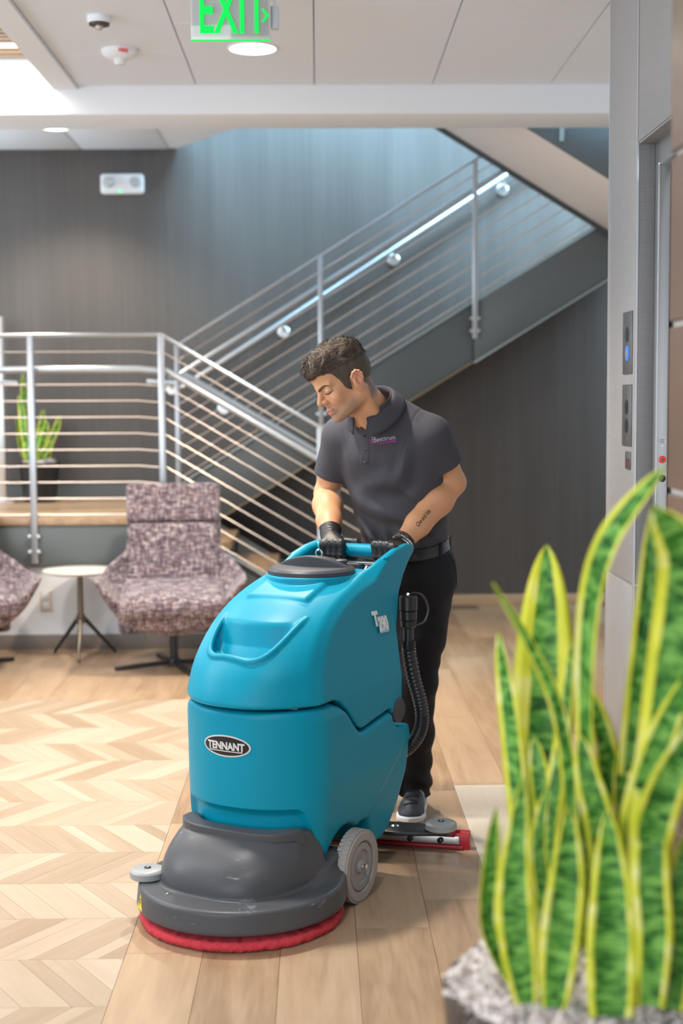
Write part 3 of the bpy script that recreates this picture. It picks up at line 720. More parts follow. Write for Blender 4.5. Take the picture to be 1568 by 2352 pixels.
M_lid = scuffed('grey_lid_plastic', (0.058, 0.060, 0.072), 0.42, 0.15, 0.75)
M_lgrey = mat('light_grey_roller', (0.29, 0.305, 0.31), 0.4, bump=0.08, bscale=120)
M_tyre = mat('grey_rubber_tyre', (0.33, 0.315, 0.305), 0.55, bump=0.1, bscale=150)
M_hub = mat('grey_wheel_hub', (0.27, 0.275, 0.285), 0.38)
M_redsq = mat('red_squeegee_rubber', (0.42, 0.012, 0.025), 0.4)
def padmat():
    m = mat('red_scrub_pad', (0.58, 0.045, 0.065), 0.95, bump=1.0, bscale=260, var=0.35, vscale=120); return m
M_pad = padmat()

SEAM = [(-0.2, 0.592), (0.09, 0.596), (0.165, 0.597), (0.205, 0.583), (0.245, 0.553), (0.285, 0.512), (0.312, 0.489), (0.335, 0.481), (0.358, 0.483), (0.43, 0.493), (0.515, 0.503), (0.532, 0.496), (0.548, 0.468), (0.575, 0.449), (0.72, 0.438)]
def frontshift(x): return 0.095 * (np.abs(x) / 0.19) ** 2.4
def solution(P):
    x, y, z = P; ax = np.abs(x)
    yy = y - frontshift(x) * 0.80
    # side outline (y, z)
    low = [(-0.2, 0.10), (-0.1, 0.17), (0.10, 0.145), (0.125, 0.145), (0.20, 0.146), (0.25, 0.152), (0.30, 0.185), (0.345, 0.20), (0.385, 0.19), (0.412, 0.135), (0.435, 0.100), (0.500, 0.100), (0.556, 0.130), (0.606, 0.188), (0.654, 0.285), (0.668, 0.372), (0.652, 0.435)]
    poly = low[1:] + [(p[0], p[1] - 0.006) for p in SEAM[::-1] if p[0] < 0.60] 
    d = s_poly(y, z, [(-0.2, 0.17)] + poly)
    # the foot of the front and flank steps in where the hood meets it
    y2 = y - 0.8 * frontshift(np.minimum(ax, 0.17)) + 0.0 * x
    zb = np.interp(y2, [-0.2, -0.026, -0.012, 0.004, 0.030, 0.066, 0.085, 0.09], [0.309, 0.309, 0.298, 0.262, 0.200, 0.150, 0.06, -1.0])
    sh = np.clip((zb - z) / 0.010 + 0.5, 0, 1); sh = sh * sh * (3 - 2 * sh)
    fr = -(yy + 0.032 + 0.010 * np.clip((z - 0.2) / 0.38, 0, 1)) + 0.022 * sh
    wall = ax - (0.230 - 0.016 * np.clip((0.35 - z) / 0.2, 0, 1)) + 0.012 * np.clip((z - 0.555) / 0.03, 0, 1) + 0.028 * sh
    e = smax(d, smax(fr, wall, 0.055), 0.020)
    # wheel-arch relief: the side steps in above the wheel
    ar = np.sqrt((y - 0.238) ** 2 + (z - 0.098) ** 2) - 0.120
    e = smax(e, -smax(ar, 0.150 - ax, 0.01), 0.012)
    # shallow flank crease sweeping from the rear edge to the arch
    ln = (z - (0.16 + 0.42 * np.clip((y - 0.30) / 0.32, 0, 1) ** 1.1 * 0.55))
    e = e + 0.005 * np.clip(-ln / 0.015, 0, 1) * np.clip((y - 0.28) / 0.06, 0, 1) * np.clip((ax - 0.18) / 0.02, 0, 1) * (z > 0.08)
    return e
TOPP = [(-0.065, 0.585), (-0.050, 0.64), (-0.022, 0.70), (0.03, 0.762), (0.10, 0.817), (0.19, 0.862), (0.30, 0.896), (0.42, 0.918), (0.50, 0.926)]
TOPS = [(p[0], p[1]) for p in spline([(a, b, 0) for a, b in TOPP], 5)]
def recovery(P):
    x, y, z = P; ax = np.abs(x)
    yy = y - frontshift(x)
    top = TOPS + [(0.9, 0.935), (0.9, 0.3), (-0.065, 0.3)]
    f = s_poly(yy, z, top)
    # raised arms each side that run back to the handle
    arm = s_poly(y, z, [(0.10, 0.62), (0.22, 0.800), (0.33, 0.868), (0.46, 0.918), (0.58, 0.957), (0.68, 0.982), (0.765, 0.992), (0.812, 0.984), (0.818, 0.955), (0.76, 0.89), (0.60, 0.60)])
    armx = np.abs(ax - 0.172) - 0.036
    a = smax(arm, armx, 0.030)
    body = smax(f, -(0.60 - y) * 1.0, 0.02)
    body = smax(y - 0.605, f, 0.03)
    body = smin(body, a, 0.020)
    # concave rear edge of the flank under the arms
    rear = s_poly(y, z, [(-0.3, 0.2), (0.66, 0.2), (0.648, 0.45), (0.628, 0.56), (0.616, 0.66), (0.612, 0.74), (0.632, 0.794), (0.655, 0.849), (0.702, 0.898), (0.748, 0.930), (0.785, 0.952), (0.815, 0.968), (0.83, 1.1), (-0.3, 1.1)])
    e = smax(body, rear, 0.016)
    # seam with the lower tank
    sm = s_poly(y, z, [(p[0], p[1] + 0.004) for p in SEAM] + [(0.9, 0.44), (0.9, 1.3), (-0.3, 1.3), (-0.3, 0.592)])
    e = smax(e, sm, 0.016)
    # flanks lean inwards
    wl = ax - (0.226 - 0.135 * np.clip(z - 0.60, 0, 1) - 0.0 * y) + 0.05 * np.clip((z - 0.9), 0, 1) 
    cham = (f + wl) * 0.7071 + 0.013        # the bevelled shoulder that runs up to the handle
    e = smax(e, wl, 0.010); e = np.where((z < 0.96) & (y < 0.62), smax(e, cham - 0.03 * np.clip((y - 0.5) / 0.1, 0, 1), 0.006), e)
    # rear deck between the arms drops to the control panel
    cut = s_box(P, (0, 0.66, 0.99), (0.133, 0.085, 0.075), 0.02)
    e = smax(e, -cut, 0.012)
    # wide hand scoop in the sloping front
    sc = s_poly(yy, z, [(-0.045, 0.724), (-0.012, 0.740), (0.03, 0.724), (0.062, 0.722), (0.083, 0.750), (0.105, 0.83), (0.08, 0.90), (-0.15, 0.90)])
    xw = np.abs(x + 0.004) - (0.118 + 0.22 * (z - 0.76))
    e = smax(e, -smax(sc, xw, 0.035), 0.008)
    lip = [(-0.132, 0.830), (-0.126, 0.780), (-0.112, 0.743), (-0.085, 0.729), (-0.04, 0.731), (0.0, 0.728), (0.045, 0.723), (0.08, 0.735), (0.107, 0.766), (0.135, 0.83)]
    return e, lip
def rec_surf(P): return recovery(P)[0]
# lip bead: follow the front surface
LIP = []
for px_, pz_ in spline([(a, b, 0) for a, b in recovery([np.zeros(1)] * 3)[1]], 4, False) and [(p[0], p[1]) for p in spline([(a, b, 0) for a, b in recovery([np.zeros(1)] * 3)[1]], 4)]:
    yy_ = np.interp(pz_, [p[1] for p in TOPS], [p[0] for p in TOPS]) + frontshift(np.array(px_))
    LIP.append((px_, float(yy_) + 0.0005, pz_))
def rec_full(P):
    e = rec_surf(P)
    bead = s_chain(P, LIP, [0.0035] + [0.0085] * (len(LIP) - 2) + [0.0035])
    e = smin(e, bead, 0.008)
    # collar that carries the lid, with a flat apron in front of it
    c = np.sqrt(P[0] ** 2 + (P[1] - 0.434) ** 2)
    col = smax(smax(c - 0.140, P[2] - 0.925, 0.008), 0.86 - P[2], 0.01)
    ap = smax(s_box(P, (0.0, 0.325, 0.885), (0.108, 0.11, 0.024), 0.016, B=((1, 0, 0), (0, 0.96, 0.28), (0, -0.28, 0.96))), 0.80 - P[2], 0.01)
    return smin(smin(e, col, 0.010), ap, 0.006)
lower = sdf_obj('solution_tank', solution, (-0.26, -0.1, 0.08), (0.26, 0.69, 0.62), 0.0045, M_teal, fs)
upper = sdf_obj('recovery_tank', rec_full, (-0.26, -0.12, 0.40), (0.26, 0.82, 1.0), 0.004, M_teal, fs)
# plain black core block that shows in the seam between the tanks
MB().box((-0.17, 0.05, 0.36), (0.17, 0.55, 0.62)).obj('seam_core', M_black, fs, bevel=0.02)
# handle bar and control panel
MB().tube([(-0.16, 0.745, 0.964), (0.16, 0.745, 0.964)], 0.0225, 20).obj('handle_bar', M_teal, fs)
MB().tube([(-0.14, 0.735, 0.925), (0.14, 0.735, 0.925)], 0.006, 10).obj('drive_bail', M_steel, fs)
MB().box((-0.13, 0.585, 0.86), (0.13, 0.655, 0.915)).obj('control_panel', M_black, fs, bevel=0.012)
MB().box((0.07, 0.60, 0.912), (0.085, 0.625, 0.937)).obj('toggle_switch', M_blacksteel, fs, bevel=0.002)
MB().tube([(0.095, 0.60, 0.912), (0.10, 0.61, 0.93), (0.107, 0.62, 0.925)], 0.004, 8).obj('toggle_lever', M_chrome, fs)
MB().lathe([(0.019, 0.0), (0.019, 0.012), (0.013, 0.015)], 24, (-0.065, 0.60, 0.915)).obj('key_switch_ring', mat('red_key_ring', (0.6, 0.07, 0.04), 0.4), fs)
k_ = MB().tube([(-0.065, 0.60, 0.925), (-0.065, 0.60, 0.952)], 0.004, 8)
k_.tube([Vector((-0.065, 0.60, 0.963)) + Vector((0.011 * math.cos(a), 0, 0.014 * math.sin(a))) for a in np.linspace(0, 2 * math.pi, 17)[:-1]], 0.0032, 6, closed=True)
k_.obj('key', M_chrome, fs)
# lid
lid = MB().lathe([(0.02, 0.920), (0.128, 0.920), (0.134, 0.926), (0.134, 0.936), (0.127, 0.943), (0.118, 0.945), (0.0, 0.945)], 56, (0, 0.434, 0), cap=False).obj('tank_lid', M_lid, fs)
def ridge(P):
    x, y, z = P[0], P[1] - 0.434, P[2]
    r = np.sqrt(x * x + y * y)
    dome = z - (0.977 - 0.036 * (r / 0.128) ** 2)
    d = smax(smax(dome, -(y - 0.014 + 0.028 * (1 - (x / 0.128) ** 2)), 0.004), r - 0.125, 0.004)
    return smax(d, 0.937 - z, 0.002)
sdf_obj('lid_grip', ridge, (-0.14, 0.34, 0.94), (0.14, 0.53, 0.99), 0.003, M_lid, fs)
MB().lathe([(0.020, 0), (0.020, 0.008), (0.015, 0.010)], 20, (0.082, 0.475, 0.955)).obj('lid_cap', M_lid, fs)

# scrub deck
DC = (0.022, -0.018)
def deck(P):
    x, y, z = P; r = np.sqrt((x - DC[0]) ** 2 + (y - DC[1]) ** 2)
    disc = smax(r - (0.294 - 0.10 * np.clip(z - 0.06, 0, 1)), np.abs(z - 0.080) - 0.034, 0.014)
    back = smax(s_box(P, (0.02, 0.16, 0.085), (0.235, 0.14, 0.034), 0.03), np.abs(z - 0.084) - 0.034, 0.02)
    e = smin(disc, back, 0.05)
    arm = smax(s_poly(y, z, [(-0.16, 0.05), (0.17, 0.05), (0.20, 0.165), (0.15, 0.168), (0.08, 0.145), (-0.02, 0.114), (-0.14, 0.10)]), np.abs(x - 0.213) - 0.034, 0.012)
    return smin(e, arm, 0.02)
HT = lambda ax: 0.250 - 0.105 * np.clip((ax - 0.185) / 0.04, 0, 1)
def hood(P):
    x, y, z = P
    zz = np.clip((z - 0.11) / 0.14, 0, 1)
    hx = 0.232 - 0.028 * zz ** 2.6; fy = -0.218 + 0.136 * zz ** 2.5
    u = x - 0.012; v = y - 0.16
    rr = (np.abs(u / hx) ** 2.9 + np.abs(v / (0.16 - fy)) ** 2.9) ** (1 / 2.9)
    d = (rr - 1) * 0.21
    return smax(smax(d, z - HT(np.abs(u)), 0.010), y - 0.10, 0.02)
def deckf(P): return smin(deck(P), hood(P), 0.008)
def deck_all(P): return smax(deckf(P), 0.046 - P[2], 0.006)
sdf_obj('scrub_deck', deck_all, (-0.30, -0.34, 0.03), (0.34, 0.32, 0.27), 0.004, M_deck, fs)
def collar(P):
    x, y, z = P
    u = x - 0.012; v = y - 0.16
    rr = (np.abs(u / 0.209) ** 3.2 + np.abs(v / 0.243) ** 3.2) ** (1 / 3.2); d = (rr - 1) * 0.2
    return smax(smax(smax(d - 0.005, -d - 0.035, 0.002), np.abs(z - HT(np.abs(u)) - 0.002) - 0.013, 0.004), y - 0.03, 0.02)
sdf_obj('hood_collar', collar, (-0.24, -0.12, 0.225), (0.26, 0.20, 0.27), 0.0032, M_deck, fs)
# red pad: rough-edged disc
ph = MB(); prof = []
for i, (r, z) in enumerate([(0.05, 0.001), (0.272, 0.001), (0.282, 0.006), (0.286, 0.016), (0.283, 0.027), (0.274, 0.031), (0.05, 0.031)]): prof.append((r, z))
pmh = MB().lathe(prof, 220, (DC[0], DC[1], 0), cap=True).mesh('scrub_pad', smooth=60)
rr_ = np.random.default_rng(3)
for v in pmh.vertices:
    q = Vector((v.co.x - DC[0], v.co.y - DC[1], 0))
    if q.length > 0.2:
        a_ = math.atan2(q.y, q.x); k2 = 1 + rr_.normal(0, 0.006) + 0.004 * math.sin(9 * a_) + 0.003 * math.sin(23 * a_ + 1)
        v.co.x = DC[0] + q.x * k2; v.co.y = DC[1] + q.y * k2; v.co.z = max(0.0008, v.co.z + rr_.normal(0, 0.0016))
link('scrub_pad', pmh, M_pad, fs)
MB().lathe([(0.24, 0.029), (0.24, 0.05)], 48, (DC[0], DC[1], 0)).obj('pad_driver', M_black, fs)
def roller(nm, c, r, h, par):
    o = MB().lathe([(r - 0.006, 0), (r, 0.004), (r, h - 0.008), (r - 0.004, h - 0.003), (r - 0.012, h), (0.0, h)], 40, c, cap=False).obj(nm, M_lgrey, par)
    q = MB().lathe([(0.010, 0.0), (0.010, 0.002), (0.0, 0.002)], 16, (c[0], c[1], c[2] + h), cap=False).obj('bolt_recess', M_black, o)
    MB().lathe([(0.0065, 0.001), (0.0065, 0.0035), (0.003, 0.004), (0, 0.003)], 12, (c[0], c[1], c[2] + h), cap=False).obj('bolt', M_chrome, o); return o
roller('bumper_roller', (-0.208, -0.148, 0.114), 0.050, 0.028, fs)
# warning label on the deck side
def deco(me, f, d, m, nm, par, lift=0.0006, back=0.12):
    conform(me, f, d, lift, back); return link(nm, me, m, par)
def tri_mesh(s, ext=0.0006, n=10):
    mb = MB(); R0 = [(-s, -s * 0.85), (s, -s * 0.85), (0, s * 0.95)]; rows = []
    mb.prism([(x, y, -ext / 2) for x, y in R0], (0, 0, ext)); me = mb.mesh('label', smooth=0)
    bm = bmesh.new(); bm.from_mesh(me); bmesh.ops.subdivide_edges(bm, edges=bm.edges, cuts=4, use_grid_fill=True); bm.to_mesh(me); bm.free(); return me
wd = Vector((-0.64, -0.765, 0)).normalized()           # outward direction on the rim
wpos = Vector((DC[0], DC[1], 0)) + wd * 0.30 + Vector((0, 0, 0.080))
wx = Vector((0, 0, 1)).cross(wd)
MY_ = mat('warning_yellow', (0.80, 0.58, 0.02), 0.4)
me = place(tri_mesh(0.023), wpos, wx, (0, 0, 1)); deco(me, deck_all, -wd, MY_, 'warning_label', fs)
me = MB().prism([(-0.004, 0.010, 0), (0.003, 0.010, 0), (0.0, 0.002, 0), (0.006, 0.002, 0), (-0.003, -0.012, 0), (-0.001, -0.003, 0), (-0.006, -0.003, 0)], (0, 0, 0.0004)).mesh('warning_symbol', smooth=0)
me = place(me, wpos, wx, (0, 0, 1)); deco(me, deck_all, -wd, M_black, 'warning_symbol', fs, 0.0016)
me = MB().lathe([(0.005, 0), (0.005, 0.002), (0, 0.003)], 12, cap=False)
for sx_, sy_ in ((0.16, -0.26), (-0.08, -0.25)):
    MB().lathe([(0.0045, 0), (0.0045, 0.002), (0, 0.003)], 12, (sx_, sy_ * 0.94, 0.1145), cap=False).obj('deck_screw', M_chrome, fs)
MB().lathe([(0.008, 0), (0.008, 0.01), (0.004, 0.012)], 12, (0.234, 0.10, 0.11), (1, 0, 0)).obj('deck_bolt', M_chrome, fs)
MB().lathe([(0.008, 0), (0.008, 0.01), (0.004, 0.012)], 12, (0.205, 0.035, 0.165), (0.3, -0.9, 0.3)).obj('hinge_bolt', M_chrome, fs)
# wheels
def wheel(x, side):
    wb = MB(); r0 = 0.105; hw = 0.021; n = 44; prof = [(-hw, r0 * 0.93), (-hw + 0.006, r0 * 0.985), (-hw * 0.35, r0), (hw * 0.35, r0), (hw - 0.006, r0 * 0.985), (hw, r0 * 0.93), (hw * 1.0, r0 * 0.72), (hw * 0.55, r0 * 0.70)]
    wh = MB().lathe([(r, h) for h, r in [(-hw, r0 * 0.62)] + prof], 64, (x, 0.235, r0), (side, 0, 0), cap=True).obj('wheel', M_tyre, fs)
    tb = MB()
    for k in range(n):
        a = 2 * math.pi * k / n
        for x0, x1, off in ((-hw + 0.003, -0.002, 0), (0.002, hw - 0.003, 0.5)):
            aa = a + off * 2 * math.pi / n
            c, s = math.cos(aa), math.sin(aa); M = Matrix(((1, 0, 0, x), (0, c, -s, 0.235), (0, s, c, r0), (0, 0, 0, 1)))
            tb.box((x0, -0.0055, r0 - 0.004), (x1, 0.0055, r0 + 0.0015), M)
    tb.obj('tread', M_tyre, wh, smooth=0)
    MB().lathe([(0.072, hw * 0.5), (0.068, hw * 0.85), (0.050, hw * 0.9), (0.046, hw * 0.45), (0.022, hw * 0.40), (0.020, hw * 1.05), (0.010, hw * 1.15)], 40, (x, 0.235, r0), (side, 0, 0)).obj('hub', M_hub, wh)
    MB().lathe([(0.009, hw * 1.1), (0.009, hw * 1.6), (0.004, hw * 1.7)], 12, (x, 0.235, r0), (side, 0, 0)).obj('axle_nut', M_chrome, wh)
wheel(0.254, 1); wheel(-0.254, -1)
MB().tube([(-0.25, 0.235, 0.105), (0.25, 0.235, 0.105)], 0.012, 10).obj('axle', M_blacksteel, fs)
MB().lathe([(0.02, -0.012), (0.04, -0.012), (0.04, 0.012), (0.02, 0.012)], 24, (-0.05, 0.48, 0.042), (1, 0, 0)).obj('rear_caster', M_tyre, fs)
MB().box((-0.075, 0.465, 0.04), (-0.025, 0.50, 0.16)).obj('caster_fork', M_blacksteel, fs, bevel=0.004)
# squeegee
CL = [(0.362, 0.816), (0.29, 0.797), (0.20, 0.772), (0.07, 0.742), (-0.08, 0.705), (-0.22, 0.66), (-0.33, 0.615)]
cl = [Vector((p[0], p[1], 0)) for p in spline([(a, b, 0) for a, b in CL], 6)]
def strip(nm, i0, i1, z0, z1, off, th, m, par, dz=0.0):
    mb = MB(); pts = cl[i0:i1]; vs = []; n = len(pts)
    for i, p in enumerate(pts):
        d = (pts[min(i + 1, n - 1)] - pts[max(i - 1, 0)]).normalized(); nn = Vector((d.y, -d.x, 0)); nn = -nn if nn.y > 0 else nn
        for o_, z_ in ((off, z0), (off + th, z0), (off + th, z1), (off, z1)): vs.append(p + nn * o_ + Vector((0, 0, z_ + dz * (i / n))))
    fs_ = []
    for i in range(n - 1):
        for k in range(4): fs_.append((i * 4 + k, i * 4 + (k + 1) % 4, (i + 1) * 4 + (k + 1) % 4, (i + 1) * 4 + k))
    fs_ += [(0, 1, 2, 3), tuple((n - 1) * 4 + k for k in (3, 2, 1, 0))]
    return mb.add(vs, fs_).obj(nm, m, par, bevel=0.001, smooth=40)
NC = len(cl)
strip('squeegee_blade', 0, NC, 0.001, 0.052, -0.004, 0.008, M_redsq, fs)
strip('squeegee_frame', 4, NC, 0.044, 0.064, -0.03, 0.05, M_redsq, fs)
strip('clamp_strip', 3, NC, 0.018, 0.044, 0.005, 0.004, M_steel, fs)
strip('rear_blade', 1, NC, 0.001, 0.05, -0.05, 0.006, M_redsq, fs)
strip('lower_lip', 2, NC, 0.004, 0.014, 0.004, 0.010, M_redsq, fs)
strip('end_block', 0, 4, 0.002, 0.055, -0.03, 0.03, M_redsq, fs)
for i in (7, 13, 19):
    p = cl[i]; MB().lathe([(0.009, 0), (0.009, 0.012), (0.006, 0.014)], 14, (p.x, p.y - 0.01, 0.031), (0, -1, 0)).obj('clamp_knob', M_black, fs)
bp_ = MB().prism([(0.06, 0.60, 0.072), (0.20, 0.635, 0.072), (0.335, 0.70, 0.072), (0.34, 0.76, 0.072), (0.30, 0.775, 0.072), (0.06, 0.715, 0.072), (-0.24, 0.63, 0.072), (-0.26, 0.56, 0.072)], (0, 0, 0.014)).obj('squeegee_plate', M_blacksteel, fs, bevel=0.004)
MB().box((-0.03, 0.5, 0.08), (0.03, 0.66, 0.12)).obj('squeegee_link', M_blacksteel, fs, bevel=0.006)
roller('squeegee_roller', (0.309, 0.712, 0.088), 0.050, 0.028, fs)
MB().lathe([(0.013, 0), (0.013, 0.005), (0.008, 0.009)], 6, (0.165, 0.675, 0.086)).obj('plate_bolt', M_chrome, fs)
# drain hose at the rear flank
def hp(px, py, ym):       # a point given in machine space
    return Vector((px, ym, py))
hose = [(0.206, 0.69, 0.690), (0.208, 0.69, 0.650), (0.218, 0.70, 0.575), (0.235, 0.705, 0.51), (0.246, 0.705, 0.455), (0.243, 0.70, 0.41), (0.226, 0.69, 0.37), (0.19, 0.68, 0.335), (0.14, 0.66, 0.31), (0.06, 0.63, 0.30)]
hpnts = spline(hose, 14)
rad = [0.0215 + 0.0028 * (1 if (i % 3) == 0 else (-1 if i % 3 == 2 else 0)) for i in range(len(hpnts))]
dense = spline(hose, 22); rad = [0.0205 + (0.0030 if i % 4 in (0, 1) else 0.0) for i in range(len(dense))]
MB().tube(dense, rad, 18).obj('drain_hose', M_black, fs, smooth=50)
MB().lathe([(0.0165, -0.075), (0.0165, -0.005), (0.024, 0.0), (0.026, 0.02), (0.024, 0.022), (0.027, 0.024), (0.027, 0.050), (0.024, 0.052), (0.0285, 0.054), (0.0285, 0.094), (0.024, 0.100), (0.012, 0.102)], 28, (0.206, 0.690, 0.735), (0, 0, 1)).obj('hose_fitting', M_black, fs)
lp = [Vector((0.210, 0.695, 0.838)), Vector((0.225, 0.70, 0.843)), Vector((0.248, 0.715, 0.83)), Vector((0.260, 0.722, 0.79)), Vector((0.250, 0.715, 0.752)), Vector((0.226, 0.70, 0.74))]
MB().tube(spline(lp, 6), 0.0035, 8).obj('cap_strap', M_black, fs)
MB().tube([(0.204, 0.688, 0.832), (0.207, 0.69, 0.843)], 0.007, 10).obj('fitting_screw', M_chrome, fs)
# round hinge plug on the flank
MB().lathe([(0.040, 0), (0.040, 0.008), (0.032, 0.014), (0.0, 0.015)], 36, (0.219, 0.578, 0.492), (1, 0, 0), cap=False).obj('hinge_plug', M_lid, fs)
# ---- badges
def oval(a, b, e, n=64, rings=6, ext=0.0008):
    mb = MB(); vs = []; fs_ = []
    for r in range(rings + 1):
        for k in range(n):
            t = 2 * math.pi * k / n; q = r / rings
            vs.append((a * q * math.cos(t), b * q * math.sin(t), 0))
    for r in range(rings):
        for k in range(n): fs_.append((r * n + k, r * n + (k + 1) % n, (r + 1) * n + (k + 1) % n, (r + 1) * n + k))
    return mb.add(vs, fs_).mesh('badge', smooth=60)
M_badge = mat('badge_black', (0.012, 0.012, 0.014), 0.3); M_silver = mat('badge_silver', (0.70, 0.70, 0.70), 0.35, 0.35); M_wdec = mat('decal_white', (0.78, 0.80, 0.80), 0.45)
bo = Vector((-0.012, -0.1, 0.488)); FX = (1, 0, 0); FD = (0, 1, 0)
deco(place(oval(0.079, 0.031, 0), bo, FX, (0, 0, 1)), solution, FD, M_silver, 'badge_rim', fs, 0.0012)
deco(place(oval(0.074, 0.0265, 0), bo, FX, (0, 0, 1)), solution, FD, M_badge, 'badge', fs, 0.0022)
def lettering(body, size, o, sx, bold, f, d, m, nm, lift, xd=FX, yd=(0, 0, 1), extrude=0.0004, spacing=1.0):
    me = text_mesh(body, size, extrude, bold, spacing, sx); place(me, o, xd, yd); return deco(me, f, d, m, nm, fs, lift)
lettering('TENNANT', 0.029, bo + Vector((0, 0, -0.0005)), 0.90, 0.0012, solution, FD, M_silver, 'badge_lettering', 0.0030)
def bars(boxes, o):
    mb = MB()
    for x0, z0, x1, z1 in boxes:
        n = 8
        for i in range(n): mb.box((x0 + (x1 - x0) * i / n, z0, 0), (x0 + (x1 - x0) * (i + 1) / n, z1, 0.0006))
    me = mb.mesh('bars', smooth=0); return place(me, o, FX, (0, 0, 1))
deco(bars([(-0.052, -0.0155, 0.052, -0.0130), (-0.0545, -0.0155, -0.0515, 0.008), (0.0515, -0.0155, 0.0545, 0.008), (-0.056, 0.0085, -0.040, 0.0115), (0.040, 0.0085, 0.056, 0.0115)], bo), solution, FD, M_silver, 'badge_bars', fs, 0.0030)
so_ = Vector((0.3, 0.486, 0.768)); SXD = (0, 1, 0); SDD = (-1, 0, 0.12)
lettering('T', 0.056, so_ + Vector((0, -0.022, 0.010)), 1.0, 0.0032, rec_surf, SDD, M_wdec, 'model_letter', 0.0012, (0, 1, -0.03), (0, 0, 1))
M_tint = mat('decal_pale_teal', (0.30, 0.50, 0.54), 0.45)
pl = MB(); 
for i in range(10):
    for j in range(4): pl.box((-0.031 + 0.0062 * i, -0.024 + 0.012 * j, 0), (-0.031 + 0.0062 * (i + 1), -0.024 + 0.012 * (j + 1), 0.0003))
deco(place(pl.mesh('decal_ground', smooth=0), so_ + Vector((0, 0.024, -0.010)), (0, 1, -0.03), (0, 0, 1)), rec_surf, SDD, M_tint, 'decal_ground', fs, 0.0008)
lettering('290', 0.056, so_ + Vector((0, 0.024, -0.010)), 0.74, 0.0022, rec_surf, SDD, M_wdec, 'model_number', 0.0016, (0, 1, -0.03), (0, 0, 1))
# ------------------------------------------------------------------ lounge chairs and side table
def tweed():
    m, n, l, b = new_mat('plum_tweed')
    tc = n.new('ShaderNodeTexCoord'); outs = []
    for sc in ((22, 22, 110), (110, 50, 20), (50, 50, 50)):
        mp = n.new('ShaderNodeMapping'); mp.inputs['Scale'].default_value = sc; l.new(tc.outputs['Object'], mp.inputs['Vector'])
        t = n.new('ShaderNodeTexNoise'); t.inputs['Scale'].default_value = 1.0; t.inputs['Detail'].default_value = 3; l.new(mp.outputs['Vector'], t.inputs['Vector']); outs.append(t)
    a = n.new('ShaderNodeMath'); a.operation = 'ADD'; l.new(outs[0].outputs['Fac'], a.inputs[0]); l.new(outs[1].outputs['Fac'], a.inputs[1])
    h = n.new('ShaderNodeMath'); h.operation = 'MULTIPLY'; h.inputs[1].default_value = 0.5; l.new(a.outputs[0], h.inputs[0])
    r = ramp(n, [(0.34, (0.045, 0.028, 0.042)), (0.46, (0.11, 0.078, 0.098)), (0.55, (0.25, 0.20, 0.215)), (0.68, (0.58, 0.52, 0.52))])
    l.new(h.outputs[0], r.inputs['Fac'])
    r2 = ramp(n, [(0.45, (1, 1, 1)), (0.65, (0.93, 0.80, 0.74))]); l.new(outs[2].outputs['Fac'], r2.inputs['Fac'])
    mx = n.new('ShaderNodeMix'); mx.data_type = 'RGBA'; mx.blend_type = 'MULTIPLY'; mx.inputs['Factor'].default_value = 1
    l.new(r.outputs['Color'], mx.inputs['A']); l.new(r2.outputs['Color'], mx.inputs['B']); l.new(mx.outputs['Result'], b.inputs['Base Color'])
    b.inputs['Roughness'].default_value = 0.95; b.inputs['Sheen Weight'].default_value = 0.15
    bp = n.new('ShaderNodeBump'); bp.inputs['Strength'].default_value = 0.5; bp.inputs['Distance'].default_value = 0.003
    l.new(h.outputs[0], bp.inputs['Height']); l.new(bp.outputs['Normal'], b.inputs['Normal'])
    return m
M_tweed = tweed()
def c_tilt(P, y0=0.20, z0=0.385, a=0.20):
    # frame of the reclined back: u up along the back, v out of its face
    y = P[1] - y0; z = P[2] - z0; c, s = math.cos(a), math.sin(a)
    return y * s + z * c, -(y * c - z * s)
def chair_shell(P):
    x, y, z = P; ax = np.abs(x)
    u, v = c_tilt(P)
    wb = 0.262 + 0.05 * np.clip((0.22 - u) / 0.22, 0, 1) ** 2
    back = smax(smax(ax - wb, np.abs(v + 0.018) - 0.036, 0.03), np.abs(u - 0.19) - 0.42, 0.03)
    # tub: tapered bowl, open above, its sides flaring into low arms
    zt = np.clip((z - 0.20) / 0.31, 0, 1.15)
    hw = 0.12 + 0.28 * np.sqrt(zt) - 0.11 * np.clip((y - 0.0) / 0.2, 0, 1) * zt
    fy = -0.355 - 0.02 * zt; by = 0.20 + 0.03 * zt
    cy = (fy + by) / 2; hy = (by - fy) / 2 - 0.05 * np.clip(1 - zt, 0, 1)
    out = smax(smax((ax - hw) * 0.85, np.abs(y - cy) - hy, 0.06), 0.205 + 0.06 * (ax / 0.3) ** 2 - z, 0.10)
    arm_top = 0.520 + 0.10 * np.clip((y - 0.02) / 0.2, 0, 1)
    front_low = np.clip((0.27 - ax) / 0.05, 0, 1)
    inn = smax((ax - hw + 0.028 + 0.13 * np.clip(1.0 - zt, 0, 1)) * 0.85, 0.338 - z, 0.03)
    e = smax(out, z - arm_top, 0.02)
    e = smax(e, -inn, 0.02)
    return smin(e, back, 0.04)
def chair_cushion(P):
    x, y, z = P
    d = s_box(P, (0, -0.100, 0.392), (0.282, 0.280, 0.054), 0.045, B=((1, 0, 0), (0, 0.995, 0.10), (0, -0.10, 0.995)))
    return d - 0.014 * np.clip(1 - (x / 0.26) ** 2, 0, 1) * np.clip(1 - ((y + 0.1) / 0.26) ** 2, 0, 1) * (z > 0.38)
def chair_back(P):
    u, v = c_tilt(P); x = P[0]
    return smax(smax(np.abs(x) - 0.248 - 0.03 * np.clip((0.2 - u) / 0.2, 0, 1), np.abs(v - 0.028) - 0.026 - 0.008 * np.clip(1 - (x / 0.22) ** 2, 0, 1), 0.035), np.abs(u - 0.165) - 0.222, 0.03)
